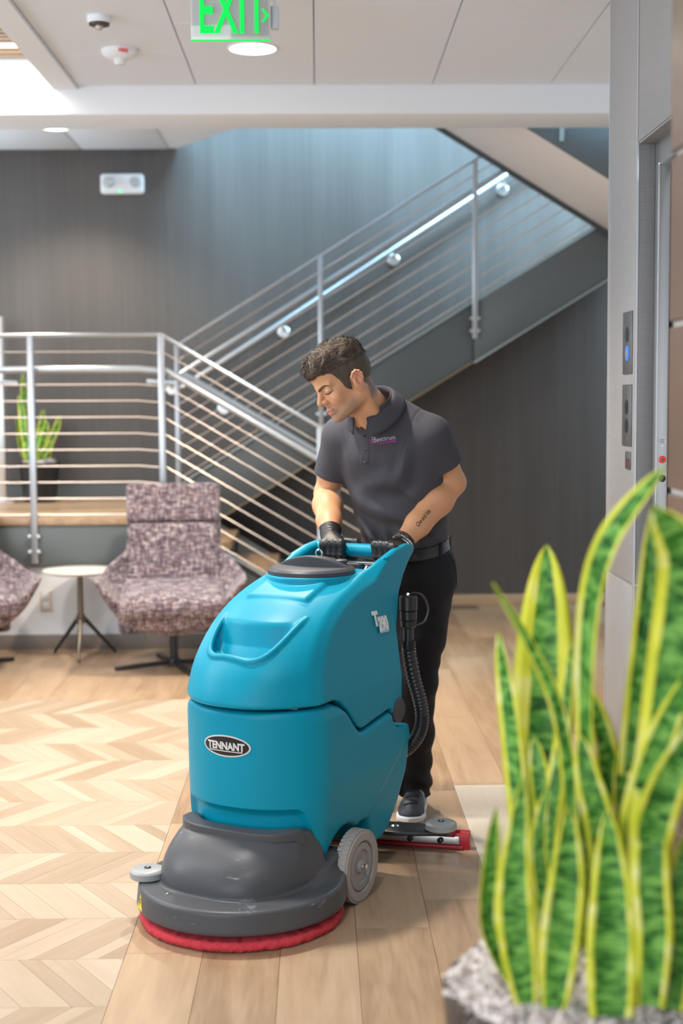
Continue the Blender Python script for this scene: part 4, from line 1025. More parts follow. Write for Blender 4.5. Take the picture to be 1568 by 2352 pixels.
def chair_head(P):
    u, v = c_tilt(P); x = P[0]
    return smax(smax(np.abs(x) - 0.262, np.abs(v - 0.026) - 0.032, 0.03), np.abs(u - 0.502) - 0.110, 0.03)
def lounge(label, loc, rz):
    t = thing('lounge_chair', label, 'chair', loc, rz, 'tweed lounge chairs'); lo, hi = (-0.46, -0.46, 0.12), (0.46, 0.46, 1.1)
    for nm, fn in (('shell', chair_shell), ('seat_cushion', chair_cushion), ('back_cushion', chair_back), ('headrest', chair_head)):
        sdf_obj(nm, fn, lo, hi, 0.010, M_tweed, t)
    MB().tube([(0, 0.0, 0.03), (0, 0.0, 0.24)], 0.022, 16).obj('column', M_blacksteel, t)
    MB().lathe([(0.035, 0.022), (0.030, 0.045), (0.022, 0.05)], 20).obj('base_hub', M_blacksteel, t)
    for k in range(4):
        a = math.radians(18 + 90 * k); c, s = math.cos(a), math.sin(a); M = Matrix(((c, -s, 0, 0), (s, c, 0, 0), (0, 0, 1, 0), (0, 0, 0, 1)))
        MB().prism([(0.0, -0.016, 0.016), (0.32, -0.013, 0.0), (0.335, 0.0, 0.0), (0.32, 0.013, 0.0), (0.0, 0.016, 0.016)], (0, 0, 0.022), M).obj('leg', M_blacksteel, t, bevel=0.003)
    return t
ch = lounge('plum tweed lounge chair right of the round side table', (-0.80, 7.74, 0.0), math.radians(4))
c2 = copy_tree(ch); c2.location = (-1.975, 7.74, 0.0); c2.rotation_euler = (0, 0, math.radians(22))
c2['label'] = 'plum tweed lounge chair cut by the left edge, left of the side table'
# side table
t = thing('side_table', 'small round white side table on dark splayed legs between the chairs', 'table', (-1.362, 8.07, 0))
MB().lathe([(0.17, 0.478), (0.205, 0.487), (0.212, 0.494), (0.210, 0.499), (0.0, 0.50)], 48, cap=False).obj('table_top', mat('table_top_cream', (0.72, 0.69, 0.64), 0.35), t)
MB().lathe([(0.06, 0.470), (0.06, 0.478)], 24).obj('top_plate', M_blacksteel, t)
M_bronze = mat('dark_bronze', (0.20, 0.165, 0.125), 0.35, 0.7)
MB().tube([(0, 0, 0.20), (0, 0, 0.475)], [0.018, 0.016], 16).obj('stem', M_bronze, t)
MB().lathe([(0.020, 0.19), (0.028, 0.215), (0.026, 0.235), (0.018, 0.25)], 20).obj('hub', M_bronze, t)
for a in (-85, 35, 145):
    a = math.radians(a); MB().tube([(0.012 * math.cos(a), 0.012 * math.sin(a), 0.228), (0.215 * math.cos(a), 0.215 * math.sin(a), 0.006)], [0.0135, 0.0085], 12).obj('leg', M_blacksteel if a > 0 else M_bronze, t)
# ------------------------------------------------------------------ snake plants
def leafmat():
    m, n, l, b = new_mat('variegated_leaf')
    uv = n.new('ShaderNodeUVMap'); uv.uv_map = 'UVMap'; sx = n.new('ShaderNodeSeparateXYZ'); l.new(uv.outputs['UV'], sx.inputs[0])
    oi = n.new('ShaderNodeObjectInfo')
    # distance from the midrib 0..1
    s = n.new('ShaderNodeMath'); s.operation = 'SUBTRACT'; s.inputs[1].default_value = 0.5; l.new(sx.outputs['X'], s.inputs[0])
    a = n.new('ShaderNodeMath'); a.operation = 'ABSOLUTE'; l.new(s.outputs[0], a.inputs[0])
    d = n.new('ShaderNodeMath'); d.operation = 'MULTIPLY'; d.inputs[1].default_value = 2; l.new(a.outputs[0], d.inputs[0])
    # wavy margin
    cx = n.new('ShaderNodeCombineXYZ'); l.new(sx.outputs['Y'], cx.inputs['Y']); l.new(sx.outputs['X'], cx.inputs['X'])
    rm = n.new('ShaderNodeMath'); rm.operation = 'MULTIPLY'; rm.inputs[1].default_value = 50; l.new(oi.outputs['Random'], rm.inputs[0]); l.new(rm.outputs[0], cx.inputs['Z'])
    mp = n.new('ShaderNodeMapping'); mp.inputs['Scale'].default_value = (1.0, 8, 1); l.new(cx.outputs[0], mp.inputs['Vector'])
    nz = n.new('ShaderNodeTexNoise'); nz.inputs['Scale'].default_value = 1.0; nz.inputs['Detail'].default_value = 4; l.new(mp.outputs['Vector'], nz.inputs['Vector'])
    ad = n.new('ShaderNodeMath'); ad.operation = 'MULTIPLY_ADD'; ad.inputs[1].default_value = 0.22; l.new(nz.outputs['Fac'], ad.inputs[0]); l.new(d.outputs[0], ad.inputs[2])
    sc_ = n.new('ShaderNodeSeparateColor'); l.new(oi.outputs['Color'], sc_.inputs[0])      # object colour, red: how wide the pale margin is
    ad2 = n.new('ShaderNodeMath'); ad2.operation = 'ADD'; l.new(ad.outputs[0], ad2.inputs[0]); l.new(sc_.outputs[0], ad2.inputs[1])
    edge = ramp(n, [(0.72, (0, 0, 0)), (0.80, (1, 1, 1))]); l.new(ad2.outputs[0], edge.inputs['Fac'])
    # dark cross bands in the green
    mp2 = n.new('ShaderNodeMapping'); mp2.inputs['Scale'].default_value = (2.0, 34, 1); l.new(cx.outputs[0], mp2.inputs['Vector'])
    n2 = n.new('ShaderNodeTexNoise'); n2.inputs['Scale'].default_value = 1.0; n2.inputs['Detail'].default_value = 5; n2.inputs['Distortion'].default_value = 0.8; l.new(mp2.outputs['Vector'], n2.inputs['Vector'])
    gr = ramp(n, [(0.36, (0.012, 0.070, 0.010)), (0.48, (0.050, 0.20, 0.022)), (0.62, (0.185, 0.40, 0.075))]); l.new(n2.outputs['Fac'], gr.inputs['Fac'])
    yl = ramp(n, [(0.3, (0.48, 0.54, 0.025)), (0.52, (0.68, 0.67, 0.06)), (0.74, (0.84, 0.82, 0.36))]); l.new(nz.outputs['Fac'], yl.inputs['Fac'])
    mx = n.new('ShaderNodeMix'); mx.data_type = 'RGBA'; l.new(edge.outputs['Color'], mx.inputs['Factor']); l.new(gr.outputs['Color'], mx.inputs['A']); l.new(yl.outputs['Color'], mx.inputs['B'])
    l.new(mx.outputs['Result'], b.inputs['Base Color']); b.inputs['Roughness'].default_value = 0.42; b.inputs['Specular IOR Level'].default_value = 0.25
    return m
M_leaf = leafmat()
def leaf(parent, pts, w, face, twist=0.0, cup=0.25, nw=6, wpos=0.45, th=0.004, basew=0.55, margin=0.0):
    # pts: spine points in world space; face: direction the upper side looks to
    P = [Vector(p) for p in spline(pts, 8)]; N = len(P); org = Vector(parent.location)
    vs = []; uvs = []
    for i in range(N):
        t = i / (N - 1); d = (P[min(i + 1, N - 1)] - P[max(i - 1, 0)]).normalized()
        fc = Vector(face); fc = (fc - d * fc.dot(d)).normalized(); a = twist * (t - 0.2); side = d.cross(fc)
        s2 = side * math.cos(a) + fc * math.sin(a); f2 = fc * math.cos(a) - side * math.sin(a)
        if t < wpos: ww = basew + (1 - basew) * math.sin(0.5 * math.pi * t / wpos)
        else: ww = max(0.02, (1 - ((t - wpos) / (1 - wpos)) ** 2.3)) ** 0.9
        ww *= w / 2
        for k in range(nw + 1):
            q = 2 * k / nw - 1
            vs.append(P[i] - org + s2 * (q * ww) + f2 * (cup * ww * (q * q)) - f2 * 0.0); uvs.append((k / nw, t))
        for k in range(nw + 1):
            q = 2 * k / nw - 1
            vs.append(P[i] - org + s2 * (q * ww * 0.98) + f2 * (cup * ww * (q * q) - th * (1.15 - abs(q) ** 3))); uvs.append((k / nw, t))
    m_ = nw + 1; fs_ = []
    for i in range(N - 1):
        a0, b0 = i * 2 * m_, (i + 1) * 2 * m_
        for k in range(nw):
            fs_.append((a0 + k, a0 + k + 1, b0 + k + 1, b0 + k)); fs_.append((a0 + m_ + k, b0 + m_ + k, b0 + m_ + k + 1, a0 + m_ + k + 1))
        fs_.append((a0, b0, b0 + m_, a0 + m_)); fs_.append((a0 + nw, a0 + m_ + nw, b0 + m_ + nw, b0 + nw))
    me = bpy.data.meshes.new('leaf'); me.from_pydata([tuple(v) for v in vs], [], fs_)
    uvl = me.uv_layers.new(name='UVMap')
    for lp in me.loops: uvl.data[lp.index].uv = uvs[lp.vertex_index]
    me.shade_smooth(); o = link('leaf', me, M_leaf, parent); o.color = (margin, 0, 0, 1); return o
Fv = Vector(F_); Rv = Vector(R_); Uv = Vector(U_); Cv = Vector((0, 0, CAM_H))
def at(px, py, Y):
    # a point of the photograph at world depth Y
    d = Fv + Rv * ((px - 784) / 3266.7) - Uv * ((py - 1176) / 3266.7)
    return Cv + d * (Y / d.y)
def filler(parent, c, r, n, h, seed):
    # shredded pale moss: a low dome covered in curled strips
    g = np.random.default_rng(seed); mb = MB(); org = Vector(parent.location)
    prof = [(r * q, 0.045 * (1 - q ** 2) * h) for q in (1.0, 0.9, 0.7, 0.45, 0.2)] + [(0, 0.045 * h)]
    mb.lathe(prof, 36, Vector(c) - org, cap=False)
    for _ in range(n):
        q = r * math.sqrt(g.random()) * 0.985; a = g.random() * 6.283; z = 0.045 * h * (1 - (q / r) ** 2)
        p = Vector(c) - org + Vector((q * math.cos(a), q * math.sin(a), z + 0.002))
        d = Vector((g.normal(), g.normal(), abs(g.normal()) * 0.6)).normalized(); s = d.cross(Vector((g.normal(), g.normal(), g.normal()))).normalized() * (0.0035 + 0.003 * g.random()) * (r / 0.2)
        up_ = d.cross(s).normalized(); L = (0.018 + 0.022 * g.random()) * (r / 0.2); b_ = g.normal() * 0.012
        pts = [p - d * L * 0.5, p + up_ * b_, p + d * L * 0.5 + Vector((0, 0, 0.008 * g.random()))]
        vs = []
        for x in pts: vs += [x - s, x + s]
        mb.add(vs, [(0, 1, 3, 2), (2, 3, 5, 4)])
    me = mb.mesh('moss_filler', smooth=60); o = link('moss_filler', me, M_moss, parent); o['kind'] = 'stuff'; return o
M_moss = mat('dried_pale_moss', (0.74, 0.67, 0.645), 0.95, var=0.35, vscale=55)
M_pot = mat('dark_brown_planter', (0.055, 0.040, 0.034), 0.45)
def potmesh(c, r, h, parent, m, taper=0.78):
    mb = MB().lathe([(r * taper * 0.9, 0.0), (r * taper, 0.012), (r * 0.99, h - 0.03), (r, h - 0.008), (r * 0.985, h), (r * 0.94, h), (r * 0.93, h - 0.05), (0.0, h - 0.06)], 64, Vector(c) - Vector(parent.location), cap=False)
    return mb.obj('planter', m, parent)
# large plant in the foreground: rim centre about px (1315, 2270)
PC = at(1322, 2262, 2.12); PR = 0.205; PH = PC.z
pl_ = thing('snake_plant', 'large yellow-edged snake plant with pale moss in the right foreground', 'plant', (PC.x, PC.y, 0))
potmesh((PC.x, PC.y, 0), PR, PH, pl_, M_pot)
filler(pl_, (PC.x, PC.y, PH - 0.015), PR * 0.96, 3200, 1.0, 5)
FB = (-0.15, -1, 0.1)      # leaves facing the camera
def L(pix, w, Y0, Y1, face=FB, tw=0.0, cup=0.3, **k):
    n = len(pix); pts = [at(px, py, Y0 + (Y1 - Y0) * i / (n - 1)) for i, (px, py) in enumerate(pix)]
    return leaf(pl_, pts, w, face, tw, cup, **k)
# back row
L([(1270, 2200), (1245, 1960), (1240, 1760), (1250, 1520), (1255, 1252)], 0.105, 2.24, 2.40, wpos=0.66, margin=0.22, basew=0.4)
L([(1215, 2220), (1195, 1900), (1178, 1700), (1160, 1560), (1144, 1452)], 0.042, 2.20, 2.28, face=(-0.7, -0.7, 0), wpos=0.45)
L([(1315, 2200), (1312, 1860), (1285, 1640), (1215, 1475), (1130, 1340)], 0.027, 2.16, 2.10, face=(-0.5, -0.8, 0.3), wpos=0.35, tw=0.4)
L([(1400, 2200), (1350, 1780), (1352, 1440), (1400, 1240), (1526, 1072)], 0.042, 2.14, 2.02, face=(-0.75, -0.6, 0.1), wpos=0.66, tw=-0.2, basew=0.35)
L([(1440, 2220), (1452, 1820), (1483, 1480), (1500, 1155)], 0.050, 2.18, 2.16, face=(-0.3, -1, 0), wpos=0.5)
L([(1470, 2260), (1500, 1900), (1552, 1550), (1580, 1290), (1502, 1164)], 0.085, 2.02, 1.92, face=(-0.5, -1, 0.1), wpos=0.66, tw=0.3)
L([(1275, 2230), (1258, 1970), (1294, 1680), (1314, 1466)], 0.030, 2.18, 2.24, face=(-0.6, -0.8, 0), wpos=0.45)
# middle row
L([(1400, 2240), (1396, 1960), (1392, 1740), (1347, 1570)], 0.046, 2.18, 2.22, face=(0.3, -1, 0), wpos=0.6, margin=0.08)
L([(1255, 2250), (1248, 2050), (1238, 1930), (1257, 1805)], 0.032, 2.10, 2.12, face=(-0.5, -0.9, 0), tw=0.3)
L([(1230, 2240), (1262, 1950), (1240, 1790), (1225, 1690)], 0.040, 2.20, 2.24, face=(-0.3, -1, 0))
L([(1365, 2290), (1388, 2050), (1378, 1900), (1348, 1780), (1333, 1688)], 0.046, 2.06, 2.10, face=(-0.15, -1, 0), wpos=0.5, basew=0.7)
L([(1320, 2260), (1340, 2020), (1335, 1880), (1320, 1760)], 0.060, 2.16, 2.20, face=(-0.1, -1, 0), wpos=0.5)
L([(1440, 2250), (1442, 1950), (1432, 1840), (1420, 1728)], 0.048, 2.14, 2.18, face=(0.2, -1, 0))
L([(1400, 2260), (1450, 2020), (1470, 1860), (1520, 1690), (1600, 1520)], 0.052, 2.04, 1.96, face=(-0.35, -1, 0.1), wpos=0.5)
L([(1475, 2280), (1485, 2050), (1500, 1900), (1550, 1760), (1620, 1640)], 0.060, 1.98, 1.92, face=(-0.1, -1, 0.1), wpos=0.5)
# front row
L([(1168, 2250), (1120, 2130), (1124, 1990), (1139, 1853)], 0.032, 2.04, 2.04, face=(0.4, -0.9, 0), tw=0.5, cup=0.5)
L([(1208, 2305), (1186, 2140), (1182, 2000), (1201, 1786)], 0.056, 1.98, 2.00, face=(-0.1, -1, 0), wpos=0.36)
L([(1272, 2315), (1286, 2150), (1302, 2000), (1305, 1853)], 0.060, 1.97, 1.99, face=(-0.1, -1, 0.1), tw=-0.15, wpos=0.36)
L([(1402, 2335), (1402, 2190), (1402, 2040), (1394, 1862)], 0.075, 1.94, 1.99, face=(0.0, -1, 0), wpos=0.32, basew=0.85)
L([(1492, 2310), (1502, 2150), (1494, 2010), (1502, 1900), (1545, 1800)], 0.054, 1.94, 1.96, face=(-0.2, -1, 0), wpos=0.4, basew=0.7)
L([(1545, 2320), (1550, 2200), (1560, 2060), (1585, 1900)], 0.056, 1.97, 1.98, face=(-0.4, -1, 0))
# small plant on the landing
p2c = Vector((-1.88, 9.62, LZ))
pb = thing('snake_plant', 'small snake plant in a black pot behind the landing railing', 'plant', p2c)
MB().lathe([(0.095, 0.0), (0.112, 0.01), (0.135, 0.235), (0.140, 0.262), (0.134, 0.27), (0.125, 0.27), (0.12, 0.24), (0, 0.235)], 40, cap=False).obj('planter', M_black, pb)
filler(pb, p2c + Vector((0, 0, 0.25)), 0.122, 400, 1.0, 9)
for (dx, dy, tx, tz, w_) in [(-0.06, 0, -0.10, 0.86, 0.07), (-0.03, -0.04, -0.12, 0.72, 0.06), (0.0, 0.02, 0.03, 0.62, 0.06), (0.03, -0.03, 0.06, 0.55, 0.055), (0.05, 0.02, 0.14, 0.58, 0.05), (0.02, -0.06, 0.10, 0.42, 0.05), (-0.05, -0.05, -0.07, 0.48, 0.055), (-0.01, -0.07, 0.02, 0.50, 0.055), (-0.08, 0.02, -0.15, 0.58, 0.05)]:
    b0 = p2c + Vector((dx, dy, 0.25)); e0 = p2c + Vector((tx, dy, tz))
    leaf(pb, [b0, b0.lerp(e0, 0.4) + Vector((-0.015, -0.01, 0)), b0.lerp(e0, 0.75) + Vector((0.0, 0, 0)), e0], w_, (-0.2 + dx * 5, -1, 0), 0.3, 0.3, wpos=0.5)
# ------------------------------------------------------------------ person (x to his left, -y forward, machine-aligned axes)
PY0 = 1.10
pr = thing('person', 'man in charcoal polo shirt and black gloves leaning over the scrubber handle', 'person', m2w(0, PY0, 0), MA)
def ps(nm, f, lo, hi, h, m, par=None, **k):
    o = sdf_obj(nm, f, lo, hi, h, m, par or pr, **k)
    if par is None: o.location = (0, -PY0, 0)
    return o
def pmesh(nm, mb, m, par=None, **k):
    o = mb.obj(nm, m, par or pr, **k)
    if par is None: o.location = (0, -PY0, 0)
    return o
# joints
SHL, SHR = (0.156, 0.972, 1.332), (-0.180, 0.972, 1.328)
ELL, ELR = (0.188, 1.080, 1.170), (-0.272, 1.030, 1.125)
WRL, WRR = (0.094, 0.852, 0.968), (-0.146, 0.825, 0.998)
HC = V3((-0.064, 0.774, 1.508)); HS = 0.975
Bh = np.array([(0.784, -0.601, 0.156), (-0.494, -0.756, -0.43), (-0.376, -0.26, 0.889)])
Bh = np.array([b / np.linalg.norm(b) for b in Bh])
def hl(P):
    d = [P[i] - HC[i] for i in range(3)]
    return [(B[0] * d[0] + B[1] * d[1] + B[2] * d[2]) / HS for B in Bh]
def hw(a, b, c): return tuple(HC + HS * (Bh[0] * a + Bh[1] * b + Bh[2] * c))
def cranium(Q): return s_ell(Q, (0, -0.014, 0.036), (0.0765, 0.098, 0.084))
def head(Q):
    a, b, c = Q; A = np.abs(a); M = [A, b, c]
    e = cranium(Q)
    e = smin(e, s_ell(Q, (0, 0.028, -0.024), (0.060, 0.066, 0.076)), 0.03)
    e = smin(e, s_ell(Q, (0, 0.052, 0.050), (0.058, 0.047, 0.046)), 0.02)
    e = smin(e, s_cone(M, (0.054, 0.000, -0.064), (0.018, 0.070, -0.090), 0.018, 0.015), 0.034)
    e = smin(e, s_ell(Q, (0, 0.082, -0.094), (0.018, 0.014, 0.013)), 0.018)              # chin
    e = smin(e, s_ell(M, (0.040, 0.066, -0.028), (0.020, 0.018, 0.018)), 0.022)           # cheekbone
    e = smin(e, s_cone(M, (0.006, 0.091, 0.018), (0.045, 0.075, 0.019), 0.010, 0.008), 0.014)   # brow ridge
    e = smax(e, -s_ell(M, (0.032, 0.102, 0.004), (0.018, 0.015, 0.011)), 0.012)           # orbit
    e = smin(e, s_ell(M, (0.032, 0.0765, 0.003), (0.0165, 0.0150, 0.0120)), 0.003)        # closed lid
    e = smin(e, s_chain(Q, [(0, 0.090, 0.016), (0, 0.102, -0.006), (0, 0.112, -0.0235)], [0.0075, 0.0090, 0.0125], 0.004), 0.010)   # nose
    e = smin(e, s_ell(M, (0.0135, 0.098, -0.0275), (0.0090, 0.0120, 0.0090)), 0.006)          # nostril wing
    e = smax(e, -s_ell(M, (0.0070, 0.106, -0.0375), (0.0038, 0.005, 0.004)), 0.003)
    e = smin(e, s_ell(Q, (0, 0.084, -0.062), (0.024, 0.016, 0.018)), 0.014)               # muzzle
    e = smin(e, s_ell(M, (0.008, 0.0950, -0.0575), (0.0175, 0.0070, 0.0048)), 0.004)       # upper lip
    e = smin(e, s_ell(Q, (0, 0.0935, -0.0690), (0.0195, 0.0076, 0.0060)), 0.004)           # lower lip
    e = smax(e, -s_ell(Q, (0, 0.1035, -0.0633), (0.026, 0.0062, 0.0012)), 0.002)           # mouth line
    # ear
    A = A; b = b - 0.006; c = c + 0.008; M = [A, b, c]
    er = s_ell([A, b + 0.30 * c * 0.5, c], (0.079, -0.016, -0.004), (0.011, 0.019, 0.032))
    er = smin(er, s_chain(M, [(0.076, 0.000, 0.004), (0.081, 0.000, 0.016), (0.084, -0.008, 0.026), (0.087, -0.019, 0.029), (0.088, -0.029, 0.023), (0.088, -0.034, 0.012), (0.086, -0.033, 0.000), (0.082, -0.024, -0.017), (0.079, -0.013, -0.030)], [0.004, 0.0043, 0.0045, 0.0048, 0.0048, 0.0047, 0.0045, 0.0045, 0.0062], 0.003), 0.004)
    er = smax(er, -s_ell(M, (0.092, -0.014, -0.002), (0.009, 0.0085, 0.014)), 0.005)
    er = smax(er, -s_ell(M, (0.091, -0.022, 0.014), (0.006, 0.006, 0.007)), 0.004)
    return smin(e, er, 0.006)
def arms(P):
    def arm(S, E, W, sg):
        S, E, W = V3(S), V3(E), V3(W); f1 = E + (W - E) * 0.28
        up_ = s_chain(P, [S, S + (E - S) * 0.45, E], [0.056, 0.052, 0.041], 0.02)
        fo = s_chain(P, [E, f1, E + (W - E) * 0.65, W], [0.041, 0.0500, 0.0410, 0.0285], 0.02)
        return smin(up_, fo, 0.022)
    return np.minimum(arm(SHL, ELL, WRL, 1), arm(SHR, ELR, WRR, -1))
def sint(z, xs, ys):
    # smooth interpolation of a short table
    g_ = np.linspace(xs[0], xs[-1], 161); v = np.interp(g_, xs, ys); kk = np.hanning(31); kk /= kk.sum()
    return np.interp(z, g_, np.convolve(np.pad(v, 15, mode='edge'), kk, mode='valid'))
def spine(z): return sint(z, [0.90, 1.0, 1.15, 1.28, 1.40], [1.107, 1.085, 1.035, 0.992, 0.958])
def torso(P, g_=0.0):
    x, y, z = P
    rx = sint(z, [0.88, 0.96, 1.05, 1.18, 1.27, 1.335, 1.40], [0.146, 0.150, 0.164, 0.184, 0.188, 0.168, 0.10]) + g_
    ry = sint(z, [0.88, 0.96, 1.05, 1.18, 1.27, 1.335, 1.40], [0.116, 0.116, 0.112, 0.116, 0.118, 0.098, 0.07]) + g_
    yy = (y - spine(z)); k0 = (np.abs(x / rx) ** 2.25 + np.abs(yy / ry) ** 2.25) ** (1 / 2.25)
    return (k0 - 1) * np.minimum(rx, ry) * 0.92
def shirt_core(P):
    x, y, z = P
    e = smax(torso(P), z - 1.355, 0.05)
    for S, sg in ((SHL, 1), (SHR, -1)):
        yoke = s_cone(P, (0.040 * sg, 0.945, 1.412), S, 0.050, 0.064); e = smin(e, yoke, 0.035)
    e = smin(e, s_cone(P, (-0.004, 0.925, 1.370), (-0.008, 0.890, 1.415), 0.086, 0.080), 0.035)
    return e
def bodyf(P):
    Q = hl(P)
    e = head(Q) * HS
    nk = s_chain(P, [(-0.004, 0.945, 1.335), (-0.022, 0.868, 1.420), (-0.036, 0.805, 1.485)], [0.070, 0.0585, 0.060], 0.03)
    nk = smin(nk, s_cone(P, (0.035, 0.845, 1.37), tuple(hw(0.066, -0.02, -0.045)), 0.009, 0.012), 0.03)   # neck muscle
    e = smin(e, nk, 0.018)
    tor = smin(s_cone(P, (-0.15, 0.972, 1.315), (0.15, 0.972, 1.315), 0.045), s_chain(P, [(0, 0.97, 1.32), (0, 1.035, 1.15), (0, 1.10, 0.92)], [0.07, 0.07, 0.055]), 0.05)
    e = smin(e, tor, 0.04)
    e = smin(e, smax(s_ell(P, (-0.014, 0.868, 1.372), (0.050, 0.082, 0.055)), shirt_core(P) + 0.007, 0.004), 0.008)
    e = smin(e, arms(P), 0.02)
    for s in (1, -1): e = smin(e, s_chain(P, [(0.07 * s, 1.105, 0.9), LEG[s][1], LEG[s][2]], [0.05, 0.035, 0.03]), 0.03)
    return e
LEG = {1: ((0.074, 1.112, 0.86), (0.046, 1.085, 0.47), (0.002, 1.168, 0.10)), -1: ((-0.095, 1.10, 0.86), (-0.115, 1.05, 0.47), (-0.135, 1.11, 0.10))}
def skinmat():
    m, n, l, b = new_mat('skin')
    at_ = n.new('ShaderNodeVertexColor'); at_.layer_name = 'tone'; l.new(at_.outputs['Color'], b.inputs['Base Color'])
    b.inputs['Roughness'].default_value = 0.48; b.inputs['Subsurface Weight'].default_value = 0.12
    b.inputs['Subsurface Radius'].default_value = (0.012, 0.005, 0.003); b.inputs['Subsurface Scale'].default_value = 0.6
    tc = n.new('ShaderNodeTexCoord'); t = n.new('ShaderNodeTexNoise'); t.inputs['Scale'].default_value = 420; l.new(tc.outputs['Object'], t.inputs['Vector'])
    bp = n.new('ShaderNodeBump'); bp.inputs['Strength'].default_value = 0.08; bp.inputs['Distance'].default_value = 0.001
    l.new(t.outputs['Fac'], bp.inputs['Height']); l.new(bp.outputs['Normal'], b.inputs['Normal']); return m
M_skin = skinmat()
body = ps('body', bodyf, (-0.40, 0.62, 0.05), (0.34, 1.30, 1.68), 0.0023, M_skin)
me = body.data; n_ = len(me.vertices); co = np.empty(n_ * 3); me.vertices.foreach_get('co', co); co = co.reshape(-1, 3).T
a_, b_, c_ = hl(co); A_ = np.abs(a_)
tone = np.tile(np.array([0.62, 0.305, 0.155]), (n_, 1))
def mixc(mask, col):
    global tone
    mask = np.clip(mask, 0, 1)[:, None]; tone = tone * (1 - mask) + np.array(col) * mask
hm = (c_ > -0.14) & (b_ > -0.06) & (A_ < 0.1)
stub = np.clip((-0.040 - c_ + 0.30 * (b_ - 0.09) * 0) / 0.025, 0, 1) * np.clip((c_ + 0.135) / 0.02, 0, 1) * np.clip((b_ - 0.0) / 0.03, 0, 1)
mixc(hm * stub * 0.7 * (1 - np.exp(-((A_ - 0.044) / 0.010) ** 2 - ((c_ + 0.05) / 0.02) ** 2)), (0.30, 0.185, 0.13))
mixc(hm * np.exp(-(A_ / 0.022) ** 2 - ((c_ + 0.046) / 0.005) ** 2) * (b_ > 0.08) * 0.5, (0.22, 0.14, 0.10))
mixc(hm * np.exp(-((A_ - 0.040) / 0.02) ** 2 - ((c_ + 0.028) / 0.016) ** 2) * 0.35, (0.62, 0.25, 0.17))
lip = np.clip(1.25 - ((A_ / 0.0255) ** 2 + ((c_ + 0.0638) / 0.0112) ** 2), 0, 0.35) / 0.35 * (b_ > 0.085)
mixc(hm * lip * 0.85, (0.50, 0.185, 0.165))
mixc(hm * np.exp(-((A_ - 0.031) / 0.016) ** 2 - ((c_ + 0.012) / 0.006) ** 2) * (b_ > 0.06) * 0.35, (0.36, 0.17, 0.12))
ear_ = np.clip((A_ - 0.076) / 0.006, 0, 1) * (np.abs(c_ + 0.008) < 0.05) * (np.abs(b_ + 0.009) < 0.04)
mixc(ear_ * 0.5, (0.68, 0.28, 0.18))
# short-cropped fade behind and above the ear
fade = (b_ < 0.02) * np.clip((c_ + 0.085 + 0.4 * (b_ + 0.09)) / 0.03, 0, 1) * (A_ < 0.078) * (b_ < -0.035 + 0.0)
mixc(fade * 0.75 * (c_ > -0.09), (0.05, 0.035, 0.028))
mole = 0
ca = me.color_attributes.new('tone', 'FLOAT_COLOR', 'POINT')
ca.data.foreach_set('color', np.concatenate([tone, np.ones((n_, 1))], 1).astype(f32).ravel())
headf = lambda P: head(hl(P)) * HS
# ---- hair
HLB = [-0.14, -0.100, -0.088, -0.060, -0.034, -0.016, 0.012, 0.016, 0.034, 0.041, 0.052, 0.066, 0.085, 0.13]
HLC = [-0.085, -0.082, -0.072, -0.046, -0.008, 0.018, 0.010, -0.030, -0.016, 0.014, 0.040, 0.054, 0.059, 0.062]
def noise3(a, b, c, s):
    return (np.sin(a * s + 1.3 * np.sin(b * s * 0.7 + 2)) + np.sin(b * s * 1.1 + 1.7 * np.sin(c * s * 0.8)) + np.sin(c * s * 0.9 + 1.1 * np.sin(a * s * 1.2 + 1))) / 3
def hairf(P):
    a, b, c = hl(P)
    th = 0.004 + 0.020 * np.clip((c - 0.055) / 0.06, 0, 1) + 0.010 * np.clip((b - 0.02) / 0.07, 0, 1) * np.clip((c - 0.06) / 0.03, 0, 1)
    th = th + 0.0035 * noise3(a, b, c, 150) * np.clip((c - 0.03) / 0.05, 0, 1) + 0.004 * noise3(a, b, c, 60) * np.clip((c - 0.05) / 0.05, 0, 1)
    base = smin(cranium([a, b, c]), s_ell([a, b, c], (0, 0.028, -0.024), (0.060, 0.066, 0.076)), 0.03)
    base = smin(base, s_ell([a, b, c], (0, 0.052, 0.050), (0.058, 0.047, 0.046)), 0.02)
    m = np.interp(b, HLB, HLC) - c + 0.0025 * noise3(a, b, c, 330)
    return smax(base - th, m * 0.8, 0.006) * HS
M_hair = mat('dark_brown_hair', (0.072, 0.050, 0.035), 0.6, bump=0.8, bscale=330, var=0.5, vscale=90)
M_hair2 = mat('brown_hair_highlight', (0.26, 0.19, 0.135), 0.5)
hair = ps('hair', hairf, (-0.24, 0.60, 1.40), (0.14, 0.95, 1.70), 0.003, M_hair)
me = hair.data; nh = len(me.vertices); co = np.empty(nh * 3); me.vertices.foreach_get('co', co); co = co.reshape(-1, 3)
no = np.empty(nh * 3); me.vertex_normals.foreach_get('vector', no); no = no.reshape(-1, 3)
g = np.random.default_rng(11)
